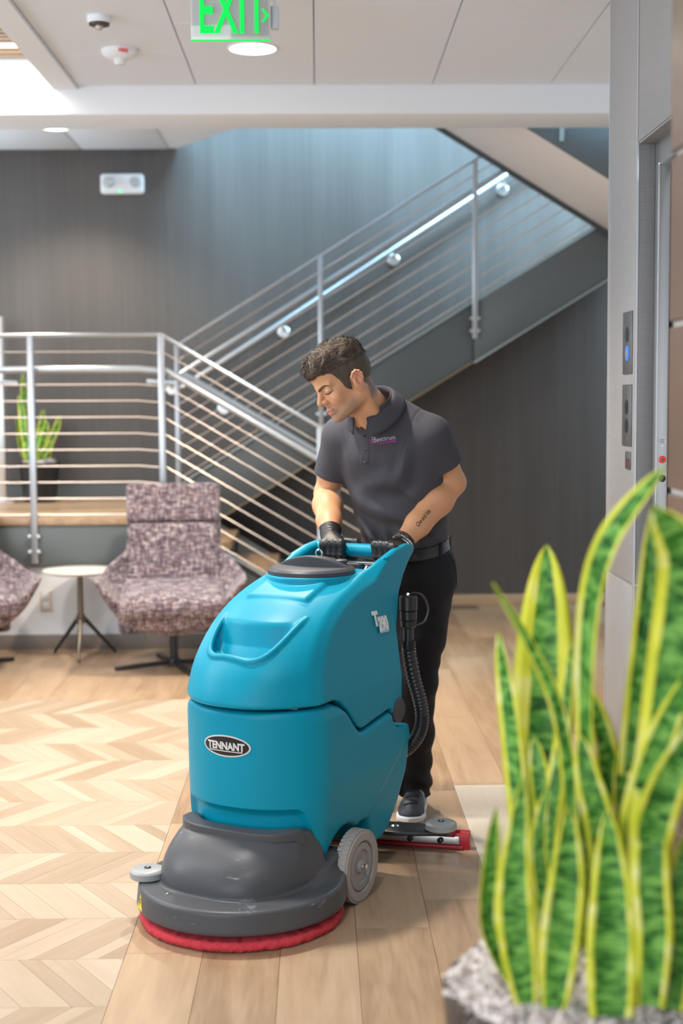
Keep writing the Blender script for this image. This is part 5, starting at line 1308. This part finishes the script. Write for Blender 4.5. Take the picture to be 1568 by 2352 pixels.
def strands(nm, count, m, lmin, lmax, wd):
    mb = MB(); pick = g.integers(0, nh, count)
    for i in pick:
        p = Vector(co[i]); nn = Vector(no[i]); a, b, c = [float(q) for q in hl([np.array([v]) for v in co[i]])]
        tops = min(1, max(0, (c - 0.05) / 0.05))
        if tops > 0.15:     # textured top swept forward and up
            d = V3((0.55 * math.sin(a * 70 + b * 55 + 2 * math.sin(c * 60)) + 0.18 * g.normal(), 0.8 + 0.15 * g.normal(), -0.1 + 0.12 * g.normal()))
            L_ = lmin + (lmax - lmin) * g.random() * tops
            lift = 0.16 + 0.22 * g.random() ** 2
        else:
            d = V3((0, -0.35 + 0.15 * g.normal(), -0.9)); L_ = 0.007 + 0.006 * g.random(); lift = 0.10
        d = Vector(tuple(Bh[0] * d[0] + Bh[1] * d[1] + Bh[2] * d[2])); d = (d - nn * d.dot(nn)).normalized()
        s = d.cross(nn).normalized() * wd * (0.6 + 0.8 * g.random())
        p = p - nn * 0.002
        p1 = p + d * L_ * 0.5 + nn * L_ * lift; p2 = p + d * L_ + nn * L_ * lift * (0.9 + 0.5 * g.random())
        mb.add([p - s, p + s, p1 + s * 0.8, p1 - s * 0.8, p2], [(0, 1, 2, 3), (3, 2, 4)])
    o = pmesh(nm, mb, m, hair, smooth=60); return o
strands('hair_strand_mass', 13000, M_hair, 0.014, 0.030, 0.0006)['kind'] = 'stuff'
strands('hair_highlight_strands', 4200, M_hair2, 0.012, 0.026, 0.0005)['kind'] = 'stuff'
# eyebrows, lashes: thin ribbons laid on the face
def ribbon(nm, cl_, wd, m, lift, n=26, th=0.0010):
    C_ = spline([(a, c, 0) for a, c in cl_], 8); mb = MB(); vs = []; N = len(C_)
    for i, q in enumerate(C_):
        t = i / (N - 1); d = C_[min(i + 1, N - 1)] - C_[max(i - 1, 0)]; d = d / np.linalg.norm(d); nn = np.array([-d[1], d[0]])
        ww = wd * float(np.interp(t, [0, 0.12, 0.55, 1], [0.55, 1.0, 0.95, 0.15]))
        for k in range(4):
            o_ = (k / 3 - 0.5) * ww * (1 + 0.12 * math.sin(37 * t + 5 * k))
            for e_ in (0, th * (1 if 0 < k < 3 else 0.3)): vs.append(hw(q[0] + nn[0] * o_, 0.12 + e_, q[1] + nn[1] * o_))
    fs_ = []
    for i in range(N - 1):
        a0, b0 = i * 8, (i + 1) * 8
        for k in range(3):
            fs_.append((a0 + 2 * k, a0 + 2 * k + 2, b0 + 2 * k + 2, b0 + 2 * k)); fs_.append((a0 + 2 * k + 1, b0 + 2 * k + 1, b0 + 2 * k + 3, a0 + 2 * k + 3))
        fs_.append((a0, b0, b0 + 1, a0 + 1)); fs_.append((a0 + 6, a0 + 7, b0 + 7, b0 + 6))
    me = mb.add(vs, fs_).mesh(nm, smooth=60); conform(me, bodyf, tuple(-Bh[1]), lift, 0.05)
    o = link(nm, me, m, pr); o.location = (0, -PY0, 0); return o
for s in (1, -1):
    ribbon('eyebrow', [(0.008 * s, 0.0130), (0.022 * s, 0.0195), (0.040 * s, 0.0225), (0.054 * s, 0.0165)], 0.0078, M_hair, 0.0002)
    ribbon('eyelashes', [(0.016 * s, -0.0030), (0.025 * s, -0.0065), (0.037 * s, -0.0070), (0.047 * s, -0.0040), (0.052 * s, -0.0015)], 0.0030, M_hair, 0.0003, th=0.0018)
pmesh('earring', MB().lathe([(0.0022, 0), (0.0018, 0.0018), (0.0, 0.0025)], 12, hw(0.0855, -0.006, -0.039), tuple(Bh[0]), cap=False), mat('gold_stud', (0.8, 0.55, 0.2), 0.2, 1.0))

# ---- polo shirt
def sleeve(P, S, E, t1, r0, r1):
    S, E = V3(S), V3(E); T = S + (E - S) * t1; d = (E - S) / np.linalg.norm(E - S)
    e = s_cone(P, S, T, r0, r1)
    cut = (P[0] - T[0]) * d[0] + (P[1] - T[1]) * d[1] + (P[2] - T[2]) * d[2]
    rim = np.exp(-((cut + 0.022) / 0.003) ** 2) * 0.0010
    return smax(e + rim, cut, 0.003), cut
def folds(P):
    x, y, z = P
    f1 = np.sin(70 * (z * 0.75 + x * 0.55 - 0.35 * y) + 2.2 * np.sin(14 * x + 9 * z)) * np.exp(-((z - 1.06) / 0.085) ** 2)
    f2 = np.sin(95 * (z * 0.55 - x * 0.80) + 1.8 * np.sin(17 * z + 6 * x)) * np.exp(-((z - 1.22) / 0.06) ** 2 - ((x - 0.13) / 0.08) ** 2)
    f3 = np.sin(110 * (x + 0.25 * z) + 1.5 * np.sin(20 * z)) * np.exp(-((z - 0.985) / 0.03) ** 2)
    f4 = np.sin(62 * (0.62 * z - 0.62 * x) + 1.6 * np.sin(15 * x + 11 * z)) * np.exp(-((z - 1.17) / 0.07) ** 2 - ((x - 0.02) / 0.11) ** 2)
    return (0.0150 * f1 + 0.0090 * f2 + 0.0080 * f3 + 0.0095 * f4) * np.clip((0.02 + spine(z) - y) / 0.06 + 0.5, 0, 1) * np.clip((0.150 - np.abs(x)) / 0.06, 0.15, 1)
def shirtf(P):
    x, y, z = P
    e = shirt_core(P)
    sl, _ = sleeve(P, SHL, ELL, 0.60, 0.067, 0.0645); sr, _ = sleeve(P, SHR, ELR, 0.66, 0.064, 0.0625)
    e = smin(e, sl, 0.022); e = smin(e, sr, 0.022)
    # sleeve seam
    for S, sg in ((SHL, 1), (SHR, -1)):
        q = (x - S[0]) * sg * 0.9 - (z - S[2]) * 0.25 + 0.045
        e = e + 0.0016 * np.exp(-(q / 0.0035) ** 2) * np.clip((z - 1.20) / 0.03, 0, 1)
    e = e - folds(P)
    e = smax(e, 0.945 + 0.20 * (y - 1.1) - z, 0.004)
    # neck opening with a V placket
    nk = s_chain(P, [(-0.004, 0.945, 1.37), (-0.012, 0.888, 1.430), (-0.020, 0.83, 1.49)], [0.056, 0.064, 0.070])
    v = s_cone(P, (-0.012, 0.815, 1.352), (-0.020, 0.80, 1.43), 0.010, 0.050)
    e = smax(e, -nk, 0.006)
    xc_ = x + 0.018 + (1.36 - z) * 0.1
    vw = np.abs(xc_) - np.clip((z - 1.348) * np.where(xc_ > 0, 0.45, 0.85), -0.05, 0.075)
    e = smax(e, -smax(vw, y - 0.86, 0.004), 0.004)
    pk = np.abs(x + 0.026 + (1.345 - z) * 0.22) - 0.016          # raised placket
    e = e - 0.0016 * np.clip(-pk / 0.0015, 0, 1) * np.clip((z - 1.235) / 0.004, 0, 1) * (y < 0.93)
    return e
M_polo = mat('charcoal_pique', (0.060, 0.057, 0.069), 0.8, bump=0.35, bscale=900, spec=0.35)
shirt = ps('polo_shirt', shirtf, (-0.40, 0.76, 0.88), (0.34, 1.26, 1.46), 0.0034, M_polo)
# collar leaf: stands round the neck and folds out and down
cm = MB(); ax_ = Vector((-0.08, -0.62, 0.78)).normalized(); cx_, cy_, _ = frame(ax_)
cc = Vector((-0.010, 0.884, 1.428)); back = Vector((0.02, 1, 0)); back = (back - ax_ * back.dot(ax_)).normalized(); left = back.cross(ax_) * -1
left = Vector((1, 0, 0)) - ax_ * Vector((1, 0, 0)).dot(ax_); left.normalize()
NT = 60; NRr = 6; vs = []
for i in range(NT + 1):
    th = math.radians(-152 + 322 * i / NT); f = abs(th) / math.radians(160)
    dr = back * math.cos(th) * (1.0 + 0.16 * max(0, -math.cos(th))) + left * math.sin(th)
    for j in range(NRr + 1):
        q = j / NRr
        r = 0.0705 + (0.004 + 0.027 * q + 0.006 * q * f ** 2)
        hgt = 0.026 + 0.010 * math.sin(math.pi * min(1, q * 2.2) * 0.5) * (1 - q) - (0.046 + 0.004 * f ** 3) * q ** 1.25 - 0.004 * f
        vs.append(cc + dr * r + ax_ * hgt)
fs_ = [(i * (NRr + 1) + j, (i + 1) * (NRr + 1) + j, (i + 1) * (NRr + 1) + j + 1, i * (NRr + 1) + j + 1) for i in range(NT) for j in range(NRr)]
cm.add(vs, fs_); col_ = pmesh('collar', cm, M_polo, None, smooth=70)
sm_ = col_.modifiers.new('thick', 'SOLIDIFY'); sm_.thickness = 0.0035; sm_.offset = 0
stand = MB(); vs = []
for i in range(NT + 1):
    th = math.radians(-152 + 322 * i / NT); dr = back * math.cos(th) * (1.0 + 0.16 * max(0, -math.cos(th))) + left * math.sin(th)
    for j, (r, hgt) in enumerate([(0.076, -0.030), (0.0735, 0.0), (0.0745, 0.027)]): vs.append(cc + dr * r + ax_ * (hgt - 0.006 * abs(th) / 2.8))
stand.add(vs, [(i * 3 + j, (i + 1) * 3 + j, (i + 1) * 3 + j + 1, i * 3 + j + 1) for i in range(NT) for j in range(2)])
o = pmesh('collar_stand', stand, M_polo, None, smooth=70); q = o.modifiers.new('thick', 'SOLIDIFY'); q.thickness = 0.002
def on_shirt(x, z, d=(0, 1, 0), y0=0.70): return ray_sdf(shirtf, (x, y0, z), d)
for z in (1.335, 1.288, 1.245):
    p = on_shirt(-0.026 - (1.345 - z) * 0.22, z); 
    pmesh('button', MB().lathe([(0.0056, -0.001), (0.0058, 0.0012), (0.0045, 0.0022), (0.0030, 0.0014), (0, 0.0014)], 16, p, (0, -1, 0.25), cap=False), mat('dark_button', (0.03, 0.03, 0.035), 0.3))
# chest lettering
def on_chest(me, m, nm, o, lift, xd=(1, 0.25, 0.14), d=(-0.22, 0.97, -0.05)):
    place(me, o, xd, (0, 0, 1)); conform(me, shirtf, d, lift, 0.10); x = link(nm, me, m, shirt); return x
lo_ = on_shirt(0.026, 1.322)
M_thr = mat('lilac_thread', (0.62, 0.58, 0.68), 0.6); M_mag = mat('magenta_thread', (0.55, 0.04, 0.42), 0.6)
XD = Vector((1, 0.25, 0.14)).normalized(); YD = Vector((0, 0, 1)); YD = (YD - XD * YD.dot(XD)).normalized()
lo_ = Vector(lo_)
on_chest(text_mesh('Spectrum', 0.0205, 0.0003, -0.0001, 1.0, 0.88), M_thr, 'chest_lettering', lo_ + XD * 0.014, 0.0006)
on_chest(text_mesh('HEALTH SYSTEMS', 0.0082, 0.0003, 0.0002, 1.0, 0.85, 0.15), M_mag, 'chest_lettering', lo_ + XD * 0.020 - YD * 0.0125, 0.0006)
def frame_boxes(bs):
    mb = MB(); t = 0.0009
    for x0, z0, x1, z1 in bs:
        for lo, hi in (((x0, z0), (x1, z0 + t)), ((x0, z1 - t), (x1, z1)), ((x0, z0), (x0 + t, z1)), ((x1 - t, z0), (x1, z1))): mb.box((lo[0], lo[1], 0), (hi[0], hi[1], 0.0004))
    return mb.mesh('emblem', smooth=0)
on_chest(frame_boxes([(-0.012, -0.008, -0.005, 0.000), (-0.006, -0.008, 0.001, 0.0045)]), M_mag, 'chest_emblem', lo_ - XD * 0.026, 0.0006)
on_chest(frame_boxes([(-0.001, -0.008, 0.0065, 0.011), (-0.001, 0.001, 0.0065, 0.011)]), M_thr, 'chest_emblem', lo_ - XD * 0.026, 0.0006)
# blue sleeve print on his right arm
me = frame_boxes([(-0.006, -0.010, -0.001, -0.002), (0.0, -0.004, 0.005, 0.008)]); place(me, (-0.30, 0.95, 1.255), (0.3, -0.95, 0), (0, 0, 1)); conform(me, shirtf, (0.94, 0.30, 0), 0.0006, 0.1); link('sleeve_print', me, mat('blue_thread', (0.02, 0.22, 0.5), 0.6), shirt)
# ---- belt and trousers
def hips(P, g_=0.0):
    x, y, z = P
    rx = sint(z, [0.70, 0.80, 0.88, 0.97], [0.148, 0.153, 0.154, 0.148]) + g_; ry = sint(z, [0.70, 0.80, 0.88, 0.97], [0.122, 0.136, 0.136, 0.124]) + g_
    k0 = (np.abs(x / rx) ** 2.2 + np.abs((y - spine(np.maximum(z, 0.93)) + 0.0) / ry) ** 2.2) ** (1 / 2.2); return (k0 - 1) * np.minimum(rx, ry) * 0.92
def trousersf(P):
    x, y, z = P
    e = smax(smax(hips(P), z - 0.964 - 0.20 * (y - 1.1), 0.004), 0.80 - z, 0.03)
    for s in (1, -1):
        H, K, A = LEG[s]
        lg = s_chain(P, [H, V3(H) * 0.45 + V3(K) * 0.55, K, V3(K) * 0.5 + V3(A) * 0.5, (A[0], A[1] + 0.004, 0.045)], [0.104, 0.086, 0.070, 0.061, 0.056], 0.03)
        t = np.clip((K[2] - z) / 0.4, 0, 1)
        cr = 0.0042 * np.sin(70 * (z + 0.3 * x - 0.25 * y) + 2 * np.sin(20 * (x + y) + 12 * z)) * (0.35 + 0.9 * np.clip((0.26 - z) / 0.16, 0, 1)) + 0.003 * np.sin(60 * (z * 0.6 + y * 0.8) + 2 * np.sin(12 * z)) * np.exp(-((z - 0.78) / 0.10) ** 2)
        lg = smax(lg - cr, 0.048 - z, 0.004); e = smin(e, lg, 0.035)
    # side seam and pocket
    return e
M_trs = mat('black_trousers', (0.012, 0.012, 0.015), 0.7, bump=0.15, bscale=700, spec=0.2)
trs = ps('trousers', trousersf, (-0.24, 0.90, 0.03), (0.24, 1.32, 1.03), 0.0045, M_trs)
pk = []
for t in np.linspace(0, 1, 9):
    y = 1.10 + 0.055 * t; z = 0.925 - 0.135 * t; pk.append(tuple(ray_sdf(trousersf, (0.30, y, z), (-1, 0, 0)) + V3((0.0006, 0, 0))))
pmesh('pocket_seam', MB().tube(pk, 0.0016, 6), M_trs, trs)
def beltf(P):
    return smax(np.abs(hips(P, 0.005)) - 0.0032, np.abs(P[2] - 0.950 - 0.20 * (P[1] - 1.1)) - 0.0195, 0.002)
M_belt = mat('black_leather', (0.012, 0.012, 0.013), 0.3, bump=0.1, bscale=400)
belt = ps('belt', beltf, (-0.24, 0.92, 0.88), (0.24, 1.28, 1.02), 0.003, M_belt)
for (x, y) in ((0.152, 1.055), (0.145, 1.14), (-0.05, 0.95)):
    p = ray_sdf(lambda P: hips(P, 0.009), (x * 2, 1.1 + (y - 1.1) * 2.5, 0.956), (-x, -(y - 1.1) * 1.5, 0)); d = Vector((p[0], (p[1] - 1.1) * 1.6, 0)).normalized(); s = Vector((-d.y, d.x, 0))
    mb = MB(); c = Vector(p) + Vector((0, 0, 0.2 * (p[1] - 1.1) - 0.006))
    mb.add([c + s * a + d * b + Vector((0, 0, h)) for b in (0, 0.003) for a, h in ((-0.006, -0.026), (0.006, -0.026), (0.006, 0.026), (-0.006, 0.026))], [(0, 1, 2, 3), (7, 6, 5, 4), (0, 4, 5, 1), (1, 5, 6, 2), (2, 6, 7, 3), (3, 7, 4, 0)])
    pmesh('belt_loop', mb, M_trs, trs)
# ---- gloves
BAR = (0.745, 0.964)
def handf(P, x0, W, sg):
    W = V3(W); e = None; kn = []
    for i in range(4):
        t = (i - 1.5); x = x0 + t * 0.0218; xs = 1.0 - 0.06 * abs(t - 0.3 * sg)
        def pt(deg, R, dx=0): a = math.radians(deg); return V3((x + dx, BAR[0] - R * math.sin(a), BAR[1] + R * math.cos(a)))
        lil = 1 if (i == 3 and sg < 0) or (i == 0 and sg > 0) else 0        # little finger on the outer side
        lil = 1 if (sg < 0 and i == 0) or (sg > 0 and i == 3) else 0
        k = 0.88 if lil else 1.0
        K = pt(57 + (6 if lil else 0), 0.0465); kn.append(K)
        fg = s_chain(P, [K, pt(110, 0.0412), pt(158, 0.0365), pt(205, 0.0335)], [0.0130 * k, 0.0116 * k, 0.0106 * k, 0.0090 * k], 0.004)
        e = fg if e is None else smin(e, fg, 0.004)
    pal = None
    for K in kn:
        q = s_cone(P, W * 0.9 + K * 0.1, K + V3((0, 0.004, -0.002)), 0.021, 0.0145); pal = q if pal is None else smin(pal, q, 0.016)
    e = smin(e, pal, 0.007)
    i0 = kn[3] if sg < 0 else kn[0]                       # index side (inner)
    s = 1 if sg < 0 else -1
    T0 = W * 0.62 + i0 * 0.38 + V3((0.010 * s, 0.006, -0.008)); T1 = V3((i0[0] + 0.026 * s, 0.752, 0.992)); T2 = V3((i0[0] + 0.022 * s, 0.742, 0.936)) ; T3 = V3((i0[0] - 0.002 * s, 0.725, 0.922))
    T1 = V3((i0[0] + 0.017 * s, 0.782, 0.985)); T2 = V3((i0[0] + 0.018 * s, 0.782, 0.948)); T3 = V3((i0[0] + 0.008 * s, 0.762, 0.922))
    e = smin(e, s_chain(P, [T0, T1, T2, T3], [0.0175, 0.0135, 0.0120, 0.0095], 0.006), 0.010)
    E = V3(ELL if sg > 0 else ELR); c1 = W + (E - W) * 0.13
    e = smin(e, s_cone(P, W, c1, 0.0315, 0.0368), 0.014)
    d = (E - W) / np.linalg.norm(E - W); cut = (P[0] - c1[0]) * d[0] + (P[1] - c1[1]) * d[1] + (P[2] - c1[2]) * d[2]
    wr = 0.0011 * np.sin(cut * 420 + 2.0 * np.sin(P[0] * 90)) * np.clip((cut + 0.075) / 0.02, 0, 1)
    cuffr = 0.0022 * np.exp(-((cut + 0.003) / 0.0025) ** 2)
    e = smax(e - wr - cuffr, cut, 0.002)
    # keep off the bar
    return e
M_glove = mat('black_nitrile', (0.014, 0.014, 0.015), 0.44, bump=0.25, bscale=240)
XR, XL = -0.075, 0.114
gr = ps('glove', lambda P: handf(P, XR, WRR, -1), (-0.19, 0.66, 0.89), (0.03, 0.92, 1.12), 0.0023, M_glove)
gl = ps('glove', lambda P: handf(P, XL, WRL, 1), (0.0, 0.66, 0.89), (0.20, 0.94, 1.10), 0.0023, M_glove)
# bracelet on his left wrist
M_brl = mat('silver_chain', (0.72, 0.70, 0.66), 0.22, 1.0)
w_, e_ = Vector(WRL), Vector(ELL); dx_, dy_, dd_ = frame(e_ - w_); brc = w_.lerp(e_, 0.055)
mb = MB()
for off, n_l in ((0.0, 34), (0.009, 40)):
    for k in range(n_l):
        a = 2 * math.pi * k / n_l; c = brc + dd_ * (off + 0.002 * math.sin(a * 2)) + (dx_ * math.cos(a) + dy_ * math.sin(a)) * 0.0345
        tn = (-dx_ * math.sin(a) + dy_ * math.cos(a)); rd = (dx_ * math.cos(a) + dy_ * math.sin(a)); s2 = dd_ * (0.0028 if k % 2 else 0.0020)
        tn = tn * 0.0034; rd = rd * 0.0016
        mb.add([c + tn * i + s2 * j + rd * k2 for k2 in (-1, 1) for i, j in ((-1, -1), (1, -1), (1, 1), (-1, 1))], [(0, 1, 2, 3), (7, 6, 5, 4), (0, 4, 5, 1), (1, 5, 6, 2), (2, 6, 7, 3), (3, 7, 4, 0)])
pmesh('bracelet', mb, M_brl, None, smooth=0)
# tattoo: a line of script on the outer forearm
tw_ = text_mesh('Que es la Vida', 0.0195, 0.00015, 0.0001, 0.86, 0.76, 0.45)
ink = mat('tattoo_ink', (0.045, 0.040, 0.045), 0.6)
fd = (e_ - w_).normalized(); tcn = w_.lerp(e_, 0.37); view = Vector(m2w(0, 0, 0) * 0); vc = Vector((-MO.x, -MO.y, CAM_H)); vl = Vector((vc.dot(MX), vc.dot(MY), CAM_H)); vd = (tcn - vl).normalized()
vd = (vd - fd * vd.dot(fd)).normalized(); up0 = fd.cross(vd); vd2 = (vd * 0.90 + up0 * 0.0 + Vector((0, 0, 0.0))).normalized()
place(tw_, tcn + fd * 0.0, fd, -fd.cross(vd2) if (fd.cross(vd2)).z < 0 else fd.cross(vd2))
for v in tw_.vertices: pass
conform(tw_, arms, vd2, 0.0005, 0.12); link('tattoo', tw_, ink, body)
# ---- shoes
M_shoe = mat('navy_knit_shoe', (0.030, 0.038, 0.055), 0.6, bump=0.4, bscale=500); M_sole = mat('white_sole', (0.72, 0.76, 0.78), 0.5); M_mesh = mat('blue_grey_shoe_panel', (0.20, 0.27, 0.34), 0.5, bump=0.4, bscale=500)
def shoe(toe, heel):
    T, Hh_ = V3((*toe, 0)), V3((*heel, 0)); d = (T - Hh_); Ln = np.linalg.norm(d); d /= Ln; s = np.array([-d[1], d[0], 0]); C0 = (T + Hh_) / 2
    def loc(P): return [(P[0] - C0[0]) * d[0] + (P[1] - C0[1]) * d[1], (P[0] - C0[0]) * s[0] + (P[1] - C0[1]) * s[1], P[2]]
    def plan(u, v):
        w = np.interp(u, [-Ln / 2, -Ln * 0.3, 0, Ln * 0.25, Ln * 0.42, Ln / 2], [0.028, 0.036, 0.038, 0.049, 0.042, 0.015]); cap = np.abs(u) - Ln / 2
        return smax(np.abs(v) - w, cap, 0.03)
    def up_(P):
        u, v, z = loc(P); top = np.interp(u, [-Ln / 2, -Ln * 0.3, -0.02, 0.05, Ln * 0.36, Ln / 2], [0.085, 0.098, 0.088, 0.070, 0.050, 0.030])
        return smax(smax(plan(u, v) + 0.002, z - top + 6 * v * v, 0.03), 0.02 - z, 0.004)
    def sol(P):
        u, v, z = loc(P); return smax(smax(plan(u, v) - 0.003, z - 0.020 - 0.010 * np.clip(-u / 0.1, 0, 1), 0.006), 0.001 - z, 0.004)
    lo = (min(toe[0], heel[0]) - 0.09, min(toe[1], heel[1]) - 0.09, -0.01); hi = (max(toe[0], heel[0]) + 0.09, max(toe[1], heel[1]) + 0.09, 0.13)
    sh = ps('shoe', up_, lo, hi, 0.004, M_shoe)
    so_ = sdf_obj('sole', sol, lo, hi, 0.004, M_sole, sh)
    for k in range(5):
        u = 0.012 + 0.018 * k; pts = []
        for v in np.linspace(-0.024, 0.024, 7):
            p = C0 + d * (u + 0.006 * (1 if k % 2 else -1) * v / 0.024) + s * v; q = ray_sdf(up_, (p[0], p[1], 0.16), (0, 0, -1)); pts.append(tuple(q + V3((0, 0, 0.001))))
        MB().tube(pts, 0.0026, 6).obj('lace', M_black, sh)
    def pan(P):
        u, v, z = loc(P); return smax(up_(P) - 0.0015, smax(np.abs(u + 0.03 * (z / 0.08)) - 0.028, np.minimum(v, 9) * -1 + 0.016, 0.004), 0.003)
    sdf_obj('side_panel', pan, lo, hi, 0.003, M_mesh, sh)
shoe((0.064, 0.985), (-0.018, 1.245)); shoe((-0.135, 0.90), (-0.135, 1.17))
